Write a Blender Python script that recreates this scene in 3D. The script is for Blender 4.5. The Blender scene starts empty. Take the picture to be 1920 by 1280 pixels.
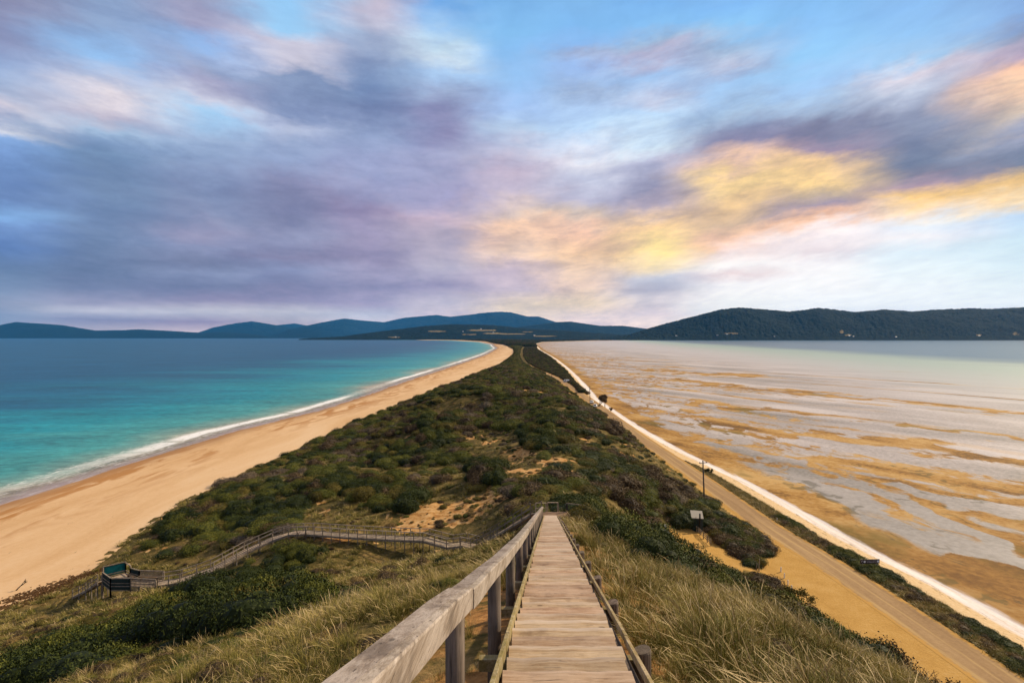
import bpy, bmesh, math, random
import numpy as np
from mathutils import Vector, Matrix
R = math.radians
rng = np.random.default_rng(7)
random.seed(7)
sc = bpy.context.scene
col = sc.collection
CAMZ = 38.0

# ------------------------------------------------------------------ camera
cam = bpy.data.cameras.new('camera')
cam.lens = 18.75; cam.sensor_width = 36; cam.shift_y = -8/1920
cam.clip_start = 0.05; cam.clip_end = 80000
camo = bpy.data.objects.new('camera', cam); col.objects.link(camo)
camo.location = (0, 0, CAMZ); camo.rotation_euler = (R(90), 0, 0)
sc.camera = camo
sc.view_settings.view_transform = 'Standard'
try: sc.view_settings.look = 'None'
except Exception: pass
sc.view_settings.gamma = 1
sc.view_settings.exposure = 0.0
sc.cycles.volume_bounces = 0
sc.cycles.max_bounces = 6
sc.cycles.transparent_max_bounces = 8
SUN_EL, SUN_AZ = 34, 60          # azimuth clockwise from +Y (the view direction)

# ------------------------------------------------------------------ node helper
class NT:
    def __init__(s, nt): s.nt = nt
    def n(s, typ, ins=None, **kw):
        nd = s.nt.nodes.new(typ)
        for k, v in kw.items(): setattr(nd, k, v)
        for k, v in (ins or {}).items():
            sock = nd.inputs[k]
            if isinstance(v, bpy.types.NodeSocket): s.nt.links.new(v, sock)
            else: sock.default_value = v
        return nd
    def m(s, op, a, b=0.0, c=0.0, clamp=False):
        nd = s.nt.nodes.new('ShaderNodeMath'); nd.operation = op; nd.use_clamp = clamp
        for i, v in enumerate((a, b, c)):
            if isinstance(v, bpy.types.NodeSocket): s.nt.links.new(v, nd.inputs[i])
            else: nd.inputs[i].default_value = v
        return nd.outputs[0]
    def ss(s, v, a, b, lo=0.0, hi=1.0):
        nd = s.n('ShaderNodeMapRange', {'Value': v, 'From Min': a, 'From Max': b, 'To Min': lo, 'To Max': hi}, interpolation_type='SMOOTHSTEP')
        return nd.outputs[0]
    def mix(s, f, a, b, bt='MIX'):
        nd = s.nt.nodes.new('ShaderNodeMix'); nd.data_type = 'RGBA'; nd.blend_type = bt
        for sock, v in ((nd.inputs[0], f), (nd.inputs[6], a), (nd.inputs[7], b)):
            if isinstance(v, bpy.types.NodeSocket): s.nt.links.new(v, sock)
            elif sock == nd.inputs[0]: sock.default_value = v
            else: sock.default_value = tuple(v) if len(v) == 4 else (*v, 1)
        return nd.outputs[2]
    def ramp(s, f, stops, interp='LINEAR'):
        nd = s.n('ShaderNodeValToRGB', {'Fac': f}); cr = nd.color_ramp; cr.interpolation = interp
        while len(cr.elements) < len(stops): cr.elements.new(0.5)
        for e, (p, c) in zip(cr.elements, stops):
            e.position = p; e.color = (*c[:3], 1)
        return nd.outputs[0]
    def noise(s, vec, scale, detail=4, rough=0.5, dist=0.0):
        return s.n('ShaderNodeTexNoise', {'Vector': vec, 'Scale': scale, 'Detail': detail, 'Roughness': rough, 'Distortion': dist}).outputs[0]
    def mapv(s, vec, loc=(0,0,0), rot=(0,0,0), scale=(1,1,1)):
        return s.n('ShaderNodeMapping', {'Vector': vec, 'Location': loc, 'Rotation': rot, 'Scale': scale}).outputs[0]
    def attr(s, name):
        nd = s.nt.nodes.new('ShaderNodeAttribute'); nd.attribute_name = name
        return nd
def lin(c):
    return tuple(((v/255)/12.92 if v/255 <= 0.04045 else (((v/255)+0.055)/1.055)**2.4) for v in c)

# ------------------------------------------------------------------ world
W = bpy.data.worlds.new('World'); sc.world = W; W.use_nodes = True
wt = W.node_tree; wt.nodes.clear(); T = NT(wt)
SKY = {  # azimuth (degrees) : [(height of the patch above the horizon on the 1920 picture, as y), colour]
-45: [(0,(140,140,186)),(50,(140,146,200)),(100,(146,166,224)),(150,(166,182,226)),(195,(226,208,218)),(215,(170,175,215)),(232,(222,222,236)),(250,(140,176,230)),(300,(110,138,190)),(350,(108,134,186)),(385,(140,182,234)),(405,(122,152,206)),(450,(95,122,178)),(500,(108,126,178)),(540,(126,140,190)),(570,(160,162,198)),(600,(160,168,206)),(630,(160,160,196))],
-37.5: [(0,(140,160,214)),(50,(142,164,220)),(100,(152,194,240)),(150,(184,190,226)),(178,(236,222,226)),(205,(196,182,208)),(240,(166,190,232)),(265,(126,150,204)),(300,(114,138,190)),(350,(114,134,186)),(400,(118,136,190)),(450,(112,128,180)),(500,(106,116,166)),(540,(120,124,174)),(568,(166,158,194)),(582,(220,216,234)),(600,(158,144,182)),(618,(196,176,200))],
-30: [(0,(158,158,202)),(50,(162,160,204)),(85,(146,180,228)),(125,(158,166,212)),(150,(168,166,208)),(180,(206,206,232)),(205,(168,208,242)),(250,(162,182,230)),(300,(144,162,214)),(350,(130,142,194)),(400,(136,142,190)),(430,(158,152,192)),(455,(146,150,200)),(495,(112,114,162)),(515,(140,146,196)),(540,(124,124,174)),(565,(150,134,174)),(585,(220,210,224)),(602,(162,140,174)),(622,(212,186,204))],
-22.5: [(0,(150,200,242)),(50,(158,206,244)),(90,(206,202,224)),(125,(200,196,218)),(148,(132,148,200)),(200,(132,146,202)),(225,(182,190,230)),(260,(150,164,216)),(300,(150,164,218)),(350,(140,140,190)),(390,(126,126,176)),(450,(152,152,198)),(485,(134,126,170)),(510,(140,144,196)),(540,(126,120,168)),(568,(152,138,178)),(586,(222,210,220)),(604,(184,162,186)),(622,(206,186,200))],
-15: [(0,(188,174,206)),(45,(196,196,226)),(80,(166,178,220)),(120,(140,156,208)),(160,(122,144,204)),(200,(116,130,188)),(250,(152,166,220)),(300,(160,166,220)),(350,(158,156,206)),(395,(148,134,176)),(440,(162,150,190)),(490,(150,138,178)),(515,(166,156,196)),(540,(144,134,178)),(570,(176,158,190)),(590,(212,202,218)),(608,(228,208,216))],
-7.5: [(0,(116,170,230)),(40,(156,196,238)),(80,(192,216,242)),(110,(206,222,242)),(140,(174,206,242)),(180,(158,172,220)),(215,(138,140,196)),(250,(146,142,196)),(300,(160,162,212)),(350,(166,160,208)),(395,(206,170,192)),(430,(186,158,186)),(480,(184,162,192)),(500,(194,176,204)),(535,(158,144,184)),(572,(206,184,204)),(592,(236,212,212))],
0: [(0,(122,176,228)),(50,(132,188,236)),(100,(138,190,240)),(150,(152,194,240)),(200,(166,196,240)),(250,(178,198,238)),(295,(196,192,222)),(320,(194,166,200)),(350,(198,174,206)),(395,(222,182,192)),(425,(248,212,184)),(450,(244,208,186)),(480,(238,204,196)),(510,(216,186,196)),(545,(210,182,196)),(572,(240,212,206)),(592,(248,220,206))],
7.5: [(0,(128,180,230)),(50,(128,184,236)),(85,(138,182,234)),(105,(158,172,220)),(130,(156,188,236)),(170,(164,184,230)),(200,(178,206,242)),(250,(188,216,246)),(300,(228,226,240)),(335,(206,208,236)),(370,(186,182,214)),(405,(214,180,186)),(440,(242,202,178)),(475,(254,224,170)),(505,(236,206,188)),(540,(228,194,192)),(570,(250,226,200)),(600,(248,228,214))],
15: [(0,(124,180,236)),(50,(134,190,240)),(85,(162,186,230)),(105,(182,178,214)),(140,(166,200,240)),(185,(192,198,232)),(215,(188,216,246)),(275,(212,228,246)),(305,(190,190,224)),(350,(152,148,186)),(385,(186,160,180)),(425,(246,206,160)),(470,(255,222,154)),(498,(255,236,206)),(518,(206,206,226)),(540,(190,178,200)),(562,(240,226,222)),(590,(250,230,214)),(605,(255,242,216))],
22.5: [(0,(128,184,240)),(50,(138,194,240)),(85,(164,188,232)),(120,(184,190,226)),(150,(166,204,244)),(200,(160,182,224)),(235,(142,146,190)),(275,(140,134,176)),(310,(226,190,178)),(340,(252,212,154)),(378,(224,180,150)),(420,(210,172,160)),(452,(246,208,176)),(475,(254,236,224)),(500,(255,250,248)),(515,(236,214,212)),(530,(255,250,250)),(570,(255,253,249)),(605,(255,250,236))],
30: [(0,(130,184,236)),(50,(140,194,244)),(100,(150,204,246)),(150,(166,204,246)),(190,(168,186,224)),(220,(132,132,170)),(250,(124,122,160)),(275,(160,138,158)),(300,(242,202,156)),(340,(250,210,150)),(368,(206,174,162)),(400,(168,148,162)),(424,(248,208,166)),(446,(254,242,240)),(480,(234,216,218)),(495,(255,250,250)),(560,(255,255,255)),(610,(255,254,250))],
37.5: [(0,(134,184,236)),(50,(144,194,240)),(100,(164,204,240)),(135,(218,202,220)),(165,(190,198,228)),(205,(142,148,186)),(240,(120,128,168)),(280,(110,120,160)),(310,(124,122,152)),(345,(176,146,148)),(372,(248,202,128)),(395,(252,226,196)),(418,(232,238,252)),(445,(244,236,242)),(470,(226,240,253)),(508,(240,248,254)),(560,(250,253,255)),(600,(255,255,255))],
45: [(0,(124,164,216)),(50,(138,148,194)),(95,(180,156,178)),(130,(240,200,168)),(168,(250,216,180)),(205,(222,194,190)),(235,(166,168,200)),(270,(116,126,164)),(300,(106,116,152)),(325,(214,170,124)),(350,(248,202,130)),(375,(255,236,190)),(400,(194,220,246)),(450,(204,228,248)),(500,(224,240,252)),(560,(244,250,254)),(600,(252,254,255))],
}
tc = T.n('ShaderNodeTexCoord').outputs['Generated']
dirn = T.n('ShaderNodeVectorMath', {0: tc}, operation='NORMALIZE').outputs[0]
sp = T.n('ShaderNodeSeparateXYZ', {0: dirn})
X_, Y_, Z_ = sp.outputs
hyp = T.m('SQRT', T.m('ADD', T.m('MULTIPLY', X_, X_), T.m('MULTIPLY', Y_, Y_)))
az = T.m('MULTIPLY', T.m('ARCTAN2', X_, Y_), 180/math.pi)
te = T.m('MAXIMUM', T.m('DIVIDE', Z_, T.m('MAXIMUM', hyp, 0.02)), 0.0)
# the clouds lie on a plane high above: noise is laid out on that plane, stretched along the wind
den = T.m('ADD', T.m('MAXIMUM', Z_, 0.0), 0.16)
pv = T.n('ShaderNodeCombineXYZ', {0: T.m('DIVIDE', X_, den), 1: T.m('DIVIDE', Y_, den), 2: 0.0}).outputs[0]
pr = T.mapv(pv, rot=(0, 0, R(14)), scale=(1.0, 0.50, 1))
pr2 = T.mapv(pv, rot=(0, 0, R(-20)), scale=(0.6, 1.4, 1))
n1 = T.noise(pr, 2.2, 6, 0.58); n2 = T.noise(T.mapv(pr, (7, 3, 1)), 2.0, 6, 0.58)
n3 = T.noise(T.mapv(pr, (2, 9, 4)), 5.2, 7, 0.6, 0.4); n4 = T.noise(pr2, 3.0, 5, 0.55)
# finer cloud shapes, rounded and lumpy, laid out on the sphere of the sky
rt = T.ss(az, -5.0, 18.0)
sph = T.n('ShaderNodeCombineXYZ', {0: T.m('MULTIPLY', az, 0.0698), 1: T.m('ADD', T.m('MULTIPLY', te, 9.0), T.m('MULTIPLY', T.m('MULTIPLY', az, -0.016), rt)), 2: 0.0}).outputs[0]
l1 = T.noise(sph, 1.3, 8, 0.60); l2 = T.noise(T.mapv(sph, (11, 3, 5)), 1.3, 8, 0.60); l3 = T.noise(T.mapv(sph, (3, 17, 9), scale=(1, 1.25, 1)), 2.8, 9, 0.66, 0.3)
azw = T.m('ADD', az, T.m('MULTIPLY', T.m('SUBTRACT', n1, 0.5), 3.0))
azw = T.m('ADD', azw, T.m('MULTIPLY', T.m('SUBTRACT', l1, 0.5), 9.0))
amp = T.ss(te, 0.0, 0.25, 0.05, 1.0)
tw = T.m('ADD', te, T.m('MULTIPLY', T.m('MULTIPLY', T.m('SUBTRACT', n2, 0.5), 0.05), amp))
tw = T.m('ADD', tw, T.m('MULTIPLY', T.m('MULTIPLY', T.m('SUBTRACT', l2, 0.5), 0.13), amp))
TMAX = 1.1
tf = T.m('DIVIDE', T.m('MAXIMUM', tw, 0.0), TMAX, clamp=True)
def skc(c):
    r, g_, b = c
    if b > g_ and g_-r < 26: b = b-0.33*(b-max(g_, r))
    if r > 225 and b < 200: r, g_, b = min(r*1.03, 255), g_*(0.99 if b < 180 else 1.0), min(b*1.04, 255)
    if r > 180 and b > 172 and g_ < r-6: g_ = g_+0.42*(min(r, b)-g_) if b < r+30 else g_
    if r > 205 and b < 212 and r-b > 18: g_, b = min(g_*1.03, 250), b*0.90
    return lin((r, g_, b))
acc = None
azs = sorted(SKY)
for i, a in enumerate(azs):
    ca = math.cos(R(a))
    st = [((632-y)/1000*ca/TMAX, skc(c)) for y, c in SKY[a]][::-1]
    st += [(0.72, lin((150, 158, 178))), (0.95, lin((160, 155, 152)))]
    rc = T.ramp(tf, st, 'EASE' if False else 'LINEAR')
    w = T.m('SUBTRACT', 1.0, T.m('DIVIDE', T.m('ABSOLUTE', T.m('SUBTRACT', azw, a)), 7.5), clamp=True)
    if i == 0: w = T.m('MAXIMUM', w, T.m('LESS_THAN', azw, a))
    if i == len(azs)-1: w = T.m('MAXIMUM', w, T.m('GREATER_THAN', azw, a))
    w = T.m('MULTIPLY', T.m('MULTIPLY', w, w), T.m('SUBTRACT', 3.0, T.m('MULTIPLY', w, 2.0)))
    v = T.n('ShaderNodeVectorMath', {0: rc, 'Scale': w}, operation='SCALE').outputs[0]
    acc = v if acc is None else T.n('ShaderNodeVectorMath', {0: acc, 1: v}, operation='ADD').outputs[0]
# fine light and dark in the cloud
mod = T.m('ADD', 1.0, T.m('MULTIPLY', T.m('SUBTRACT', T.noise(T.mapv(pr, (5, 5, 5)), 9.0, 6, 0.6, 0.5), 0.5), 0.26))
mod = T.m('ADD', mod, T.m('MULTIPLY', T.m('SUBTRACT', n4, 0.5), 0.14))
acc = T.n('ShaderNodeVectorMath', {0: acc, 'Scale': mod}, operation='SCALE').outputs[0]
str_ = T.noise(T.n('ShaderNodeCombineXYZ', {0: T.m('MULTIPLY', az, 0.055), 1: T.m('MULTIPLY', te, 30.0), 2: 0.0}).outputs[0], 1.0, 7, 0.62, 0.5)
wsp = T.noise(T.mapv(pr, (1, 8, 2)), 6.0, 8, 0.66, 0.8)
mod = T.m('ADD', 1.0, T.m('ADD', T.m('MULTIPLY', T.m('SUBTRACT', str_, 0.5), T.ss(te, 0.42, 0.05, 0.10, 0.50)), T.m('ADD', T.m('MULTIPLY', T.m('SUBTRACT', wsp, 0.5), 0.12), T.m('MULTIPLY', T.m('SUBTRACT', l3, 0.5), T.ss(az, -12.0, 20.0, 0.42, 0.72)))))
mod = T.m('ADD', mod, T.m('MULTIPLY', T.m('SUBTRACT', T.ss(l3, 0.38, 0.62), 0.5), 0.06))
mod = T.m('ADD', mod, T.m('MULTIPLY', T.m('SUBTRACT', T.ss(T.noise(T.mapv(sph, (21, 4, 2), rot=(0, 0, R(-12)), scale=(1.2, 3.2, 1)), 3.4, 9, 0.68, 0.4), 0.38, 0.62), 0.5), 0.035))
asep = T.n('ShaderNodeSeparateXYZ', {0: acc}); bmr = T.m('SUBTRACT', asep.outputs[2], asep.outputs[0])
amt = T.m('MULTIPLY', T.ss(bmr, 0.58, 0.34, 0.22, 1.0), T.ss(bmr, 0.0, -0.25, 1.0, 1.5))
mod = T.m('ADD', 1.0, T.m('MULTIPLY', T.m('SUBTRACT', mod, 1.0), amt))
calm = T.m('MULTIPLY', T.ss(te, 0.24, 0.10), T.ss(az, 8.0, 24.0))
mod = T.m('ADD', T.m('MULTIPLY', mod, T.m('SUBTRACT', 1.0, T.m('MULTIPLY', calm, 0.75))), T.m('MULTIPLY', calm, 0.83))
cm = T.n('ShaderNodeCombineXYZ', {0: T.m('POWER', mod, 1.05), 1: mod, 2: T.m('POWER', mod, 0.7)}).outputs[0]
acc = T.n('ShaderNodeVectorMath', {0: acc, 1: cm}, operation='MULTIPLY').outputs[0]
hb = T.m('POWER', 2.718, T.m('MULTIPLY', te, -22.0))
lift = T.n('ShaderNodeCombineXYZ', {0: T.m('ADD', 1.0, T.m('MULTIPLY', hb, 0.55)), 1: T.m('ADD', 1.0, T.m('MULTIPLY', hb, 0.35)), 2: T.m('ADD', 1.0, T.m('MULTIPLY', hb, 0.12))}).outputs[0]
acc = T.n('ShaderNodeVectorMath', {0: acc, 1: lift}, operation='MULTIPLY').outputs[0]
nishita = T.n('ShaderNodeTexSky', sky_type='NISHITA', sun_disc=False)
nishita.sun_elevation = R(SUN_EL); nishita.sun_rotation = R(SUN_AZ)
bg1 = T.n('ShaderNodeBackground', {'Color': acc, 'Strength': 1.03})
bg2 = T.n('ShaderNodeBackground', {'Color': nishita.outputs[0], 'Strength': 0.006})
wo = T.n('ShaderNodeOutputWorld', {'Surface': T.n('ShaderNodeAddShader', {0: bg1.outputs[0], 1: bg2.outputs[0]}).outputs[0]})

sun = bpy.data.lights.new('sun', 'SUN'); sun.energy = 4.9; sun.angle = R(2); sun.color = (1.0, 0.82, 0.56)
suno = bpy.data.objects.new('sun', sun); col.objects.link(suno)
sd = Vector((math.sin(R(SUN_AZ))*math.cos(R(SUN_EL)), math.cos(R(SUN_AZ))*math.cos(R(SUN_EL)), math.sin(R(SUN_EL))))
suno.rotation_euler = sd.to_track_quat('Z', 'Y').to_euler()
suno.location = (0, 0, 60)

# ------------------------------------------------------------------ numeric helpers
def _h(ix, iy, s):
    n = (ix.astype(np.int64)*374761393 + iy.astype(np.int64)*668265263 + s*1442695041) & 0xffffffff
    n = ((n ^ (n >> 13))*1274126177) & 0xffffffff
    n = (n ^ (n >> 16)) & 0xffffffff
    return n/4294967295.0
def vnoise(x, y, s=0):
    ix = np.floor(x); iy = np.floor(y); fx = x-ix; fy = y-iy
    fx = fx*fx*(3-2*fx); fy = fy*fy*(3-2*fy)
    a = _h(ix, iy, s); b = _h(ix+1, iy, s); c = _h(ix, iy+1, s); d = _h(ix+1, iy+1, s)
    return (a*(1-fx)+b*fx)*(1-fy) + (c*(1-fx)+d*fx)*fy
def fbm(x, y, s=0, o=4, r=0.5):
    t = 0; a = 1; m = 0
    for i in range(o):
        t = t + a*vnoise(x*2**i, y*2**i, s+i*17); m += a; a *= r
    return t/m
def sstep(v, a, b):
    t = np.clip((v-a)/(b-a), 0, 1); return t*t*(3-2*t)
def g(px, py, z=0.0):            # a point of the place at height z, from where it shows in the photograph
    Y = (CAMZ-z)*1000/(py-632); return ((px-960)/1000*Y, Y)
def P(px, Y, z): return ((px-960)/1000*Y, Y, z)
def topx(x, y, z):
    return 960+1000*x/y, 632+1000*(CAMZ-z)/y
def inpoly(px, py, poly):
    c = np.zeros(np.shape(px), bool); n = len(poly)
    for i in range(n):
        x1, y1 = poly[i]; x2, y2 = poly[(i+1) % n]
        if y1 == y2: continue
        k = ((y1 > py) != (y2 > py)) & (px < (x2-x1)*(py-y1)/(y2-y1)+x1)
        c ^= k
    return c
def curve(pts):
    Ys = np.array([p[1] for p in pts]); Xs = np.array([p[0] for p in pts]); o = np.argsort(Ys)
    Ys, Xs = Ys[o], Xs[o]
    def f(Y):
        t = np.log(np.maximum(Y, Ys[0]) ); lt = np.log(Ys)
        # smooth the polyline a little
        e = 0.05
        return (np.interp(t-e, lt, Xs)+2*np.interp(t, lt, Xs)+np.interp(t+e, lt, Xs))/4
    return f
xw = curve([g(0,925),g(200,866),g(400,808),g(560,772),g(660,742),g(750,712),g(850,682),g(905,664),g(928,652.5),g(921,645.5),(-253,4222),(-700,6333),(-1500,7200),(-124,60),(-124,20)])
_veg = [g(150,1085,4.5),g(230,1020,4.5),g(340,940,4.5),g(520,860,4.5),g(650,800,4.5),g(800,738,4.5),g(880,708,4.5),g(935,686,4.5),g(965,664,4.5),g(964,655,4.5),g(948,646.5,4.5),(-205,4222),(-620,6333),(-1300,7200),(-63,62),(-68,40),(-72,15)]
xv = curve(_veg)
xrl = curve([(47.9,54.8),(47.7,66.2),(47,82.9),(45.1,100),(44.6,133),(43.6,160),(42.5,194),(41.5,267),(39.5,382),(34.5,486),(22,612),(14,740),(14,1000),(24,1500),(60,2800),(150,4000),(420,6500),(49,20)])
xrr = lambda Y: xrl(Y) + 5.0 + 0.6*np.clip(Y/600, 0, 1)
xsh = curve([(66,40),(66.5,64.8),(66,79),(63.5,95.5),(63,114.4),(61.5,138.8),(57,170),(53,232),(52,323),(60,462),(68,629),(77,912),(85,1587),(120,2808),(230,4055),(1000,6333),(2000,7000)])  # where the white sand meets the flats
RIDGE = lambda Y: np.interp(Y, [300, 412, 600, 900, 1500, 2500, 7000], [12, 10, 8.5, 7.5, 6.5, 6, 8])

xc_ = lambda Y: 0.17+0.069*Y           # centre line of the long stair
ctrl = []
for Y in (-12, 0, 8, 16, 24, 32, 40, 48): ctrl.append((xc_(Y), Y, 36.15-0.305*Y))
for Y in (-12, 5, 15, 25, 35, 45):
    zc = 36.15-0.305*Y; x0 = xc_(Y)
    for dx in (4, 9, 15, 21, 27, 33):
        ctrl.append((x0+dx, Y, max(zc-(.22*dx+.012*dx*dx), 3.0)))
for Y, pts in ((-12, [(-15, 33), (-35, 24), (-55, 12)]), (5, [(-5,33),(-15,29.6),(-30,24),(-50,16)]), (18, [(-8,28),(-20,24.2),(-35,18.5),(-50,11.5)]),
               (35, [(-10,21.8),(-20,18.8),(-33.6,15.0),(-50,9)]), (50, [(-8,17.0),(-25,13.2),(-40,9.8)])):
    for x, z in pts: ctrl.append((x, Y, z))
ctrl += [(-0.6,44,21.0),(0.2,36,23.6),(-0.6,28,26.0),(-1.6,20,28.7),(-3.5,40,21.2),(-5,30,24.2),(-3,48,18.8),(1.2,49.5,19.9),(-42,57,9),(4,60,18.6),(5,51,20.6),(6,70,17),(8,82,16),(9,105,15),(11,137,15),(12,180,14),(11,240,13),(8,320,11),(6,412,10),(4,500,9),
 (-22,222,14.6),(-4,135,10.6),(-8,118,10.6),(-16,108,10.2),(13,152,15.6),(-27,165,12.6),(0,178,11.2),(16,215,14.5),(-5,62,12.6),(-1,56.5,16.4),(-20.7,69,11.9),(-27,72,11.3),(-33.5,74.5,9.2),(-36.5,70,8.4),(-38.8,66.4,7.8),(-46.5,65.5,6.6),(-55.8,69.3,4.7),
 (11.8,62,15.2),(18,95,12),(25.6,135,11),(34,180,8.5),(33,115,6.5),(32.3,93.5,4.6),(27,87,4.8),(34.7,82.5,3.3),(25,82,5.6),(26,70,5.6),(20,60,10),(34,70,3),(39,75,2.7),
 (-28,108,9.5),(-41,115,7.5),(-43.7,95,7.6),(-48.7,87,6.6),(-24,150,8.6),(-9.6,160,11),(-6,78,12.2),(-1,90,14),(-35,200,8),(-30,300,8),(30,240,8),(26,320,8),(-40,160,6.5)]
for Y in (0, 20, 40, 62, 75, 90, 110, 145, 196, 250, 305, 400, 500): ctrl.append((float(xv(Y)), Y, 4.5))
for Y in (95, 110, 133, 160, 194, 267, 320, 382, 486): ctrl.append((float(xrl(Y))-1.0, Y, 2.9))
for Y in (0, 20, 40, 55, 66, 80): ctrl.append((40.0, Y, 2.7))
CP = np.array(ctrl, float)
def _k(r2): return np.where(r2 > 1e-9, r2*np.log(r2+1e-12), 0)
_n = len(CP)
_A = np.zeros((_n+3, _n+3)); d2 = (CP[:, None, 0]-CP[None, :, 0])**2+(CP[:, None, 1]-CP[None, :, 1])**2
_A[:_n, :_n] = _k(d2/1e4) + np.eye(_n)*2e-4
_A[:_n, _n] = 1; _A[:_n, _n+1] = CP[:, 0]/100; _A[:_n, _n+2] = CP[:, 1]/100; _A[_n:, :_n] = _A[:_n, _n:].T
_w = np.linalg.solve(_A, np.concatenate([CP[:, 2], [0, 0, 0]]))
def tps(x, y):
    x = np.asarray(x, float); y = np.asarray(y, float); out = np.empty(x.shape); fx = x.ravel(); fy = y.ravel(); o = np.empty(fx.size)
    for i in range(0, fx.size, 60000):
        a = fx[i:i+60000]; b = fy[i:i+60000]
        k = _k(((a[:, None]-CP[None, :, 0])**2+(b[:, None]-CP[None, :, 1])**2)/1e4)
        o[i:i+60000] = k@_w[:_n] + _w[_n] + _w[_n+1]*a/100 + _w[_n+2]*b/100
    return o.reshape(x.shape)
def ground_z(x, y):
    """height of the ground (dune, beach, road bed, shore and flats)"""
    x = np.asarray(x, float); y = np.asarray(y, float)
    yy = np.clip(y, 5, 7000)
    v, l, rr, s, w = xv(yy), xrl(yy), xrr(yy), xsh(yy), xw(yy)
    t = np.clip((x-v)/np.maximum(l-v, 1), 0, 1)
    far = 4.5*(1-t)+2.9*t + (RIDGE(yy)-3.5)*np.sin(np.pi*t)**0.8*(0.75+0.5*fbm(x/45, y/90, 5, 3))
    near = np.where(y < 520, tps(np.where(y < 520, x, 0), np.where(y < 520, y, 0)), 0)
    # the right foot of the dune levels out onto the lot and the road
    b = sstep(y, 330, 470)
    z = near*(1-b)+far*b
    z = z + (fbm(x/22, y/22, 13, 2)-0.5)*3.6*np.clip((l-x)/34, 0, 1)*np.clip(t*(1-t)*6, 0, 1)*sstep(y, 78, 110) + (fbm(x/9, y/9, 3, 4)-0.5)*2.0*np.clip(t*(1-t)*8, 0, 1)*sstep(y, 46, 62) + (fbm(x/3.1, y/3.1, 9, 3)-0.5)*0.35*sstep(np.abs(x-xc_(y)), 0.9, 3.0)
    flatR = 2.6 + 0*x
    edge = np.where(y < 88, np.interp(y, [0, 30, 55, 70, 80, 88], [42, 41, 39, 38.5, 38, 43]), l-1.0)
    k = sstep(x, edge-2.5, edge+0.5)
    z = np.maximum(z, 2.6)*(1-k)+flatR*k
    # beach
    bt = np.clip((v-x)/np.maximum(v-w, 1), 0, 3)
    zb = np.where(bt < 1, 4.5*(1-bt)**1.15*1.0, -(bt-1)*4.0); zb = np.maximum(zb, -6)
    kb = sstep(v-x, -2, 2)
    z = np.where(x < v+2, z*(1-kb)+np.minimum(zb, 4.5)*kb, z)
    # shore and flats on the right
    q = s-x
    zs = np.interp(q, [-3, 0, 3, 7, 12], [0.0, 0.25, 1.1, 1.9, 2.4])
    z = np.where(x > rr+0.5, np.minimum(z, zs+0*z), z)
    return z
SANDB = [(1010,738,225,13,10),(1035,750,215,12,9),(985,728,260,8,10),(942,745,230,5,6),(868,790,150,7,5),(1075,800,150,5,6),(1000,855,112,7,6),(975,845,120,4,6),(1020,905,98,6,5),(985,930,86,5,4),(1000,915,92,4,5),(940,915,90,7,6),(880,945,82,9,5),(820,960,80,9,5),(780,985,76,6,3),(950,900,93,4,5),(1110,965,66,3,2.2),(620,1008,70,4,1.5),(500,1000,76,3,2),(640,1060,56,4,2),(915,815,140,4,4),(1005,688,600,8,30),(720,1115,44,2,1.5),(1085,870,112,3,4)]
def sandy(x, y):
    x = np.asarray(x, float); y = np.asarray(y, float)
    m = np.zeros(x.shape)
    for px, py, Y, rx, ry in SANDB:
        cx = (px-960)/1000*Y
        m = np.maximum(m, (0.92 if rx < 9 else 1.0)*np.exp(-(((x-cx)/rx)**2+((y-Y)/ry)**2)))
    n = 0.62*fbm(x/6.5+3, y/6.5, 21, 4, 0.6)+0.38*fbm(x/1.7, y/1.7, 22, 3, 0.6)
    a = sstep(m*0.50+n, 0.78, 0.84)
    a = np.maximum(a, sstep(fbm(x/3.0, y/3.0, 33, 4, 0.6), 0.69, 0.76)*sstep(y, 40, 70)*0.8)
    return a

# vegetation map, read off the photograph (pixel outlines), applied to points on the ground
V_DARK = [[(-200,1330),(0,1262),(74,1228),(134,1198),(208,1168),(261,1140),(319,1116),(400,1100),(470,1106),(500,1090),(545,1096),(590,1110),(612,1140),(560,1176),(440,1202),(356,1228),(231,1253),(150,1330)],
          [(390,1082),(453,1050),(560,1036),(604,1042),(600,1060),(480,1082),(420,1094)],
          [(1062,918),(1150,925),(1180,960),(1240,1020),(1290,1062),(1240,1050),(1150,1005),(1085,968)],
          [(560,1000),(610,1012),(620,1032),(575,1035)]]
V_TREE = [[(775,775),(830,764),(852,785),(848,830),(800,848),(770,820)],[(885,866),(915,860),(948,880),(950,902),(910,908),(888,902)],[(978,790),(1015,768),(1072,790),(1080,822),(1040,838),(985,838)],
          [(972,712),(1000,704),(1028,720),(1012,732),(972,726)],[(908,764),(938,764),(940,796),(912,802)],[(690,838),(760,830),(790,850),(740,872),(690,860)],[(560,905),(640,890),(680,910),(620,935),(560,930)],
          [(660,905),(745,892),(790,925),(775,955),(690,955),(655,930)],[(1040,925),(1090,915),(1140,930),(1160,950),(1090,948)],[(300,985),(345,955),(375,965),(360,1000),(310,1010)]]
V_PALE = [(805,765),(850,742),(900,738),(918,755),(860,772),(812,788)]
V_MIX = [[(1235,1040),(1330,1062),(1420,1080),(1480,1100),(1540,1128),(1570,1160),(1620,1225),(1600,1250),(1500,1190),(1400,1130),(1300,1082)],
         [(215,1020),(360,955),(480,905),(600,862),(760,880),(820,960),(800,985),(560,985),(500,1000),(430,1030),(330,1056),(250,1060)],
         [(1322,962),(1392,955),(1425,990),(1452,1045),(1458,1066),(1405,1060),(1378,1044),(1342,1008)]]
V_BARE = [[(1238,990),(1290,975),(1330,1000),(1400,1048),(1440,1075),(1380,1068),(1300,1052),(1262,1025),(1245,1012)]]
LOTEDGE = None

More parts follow.
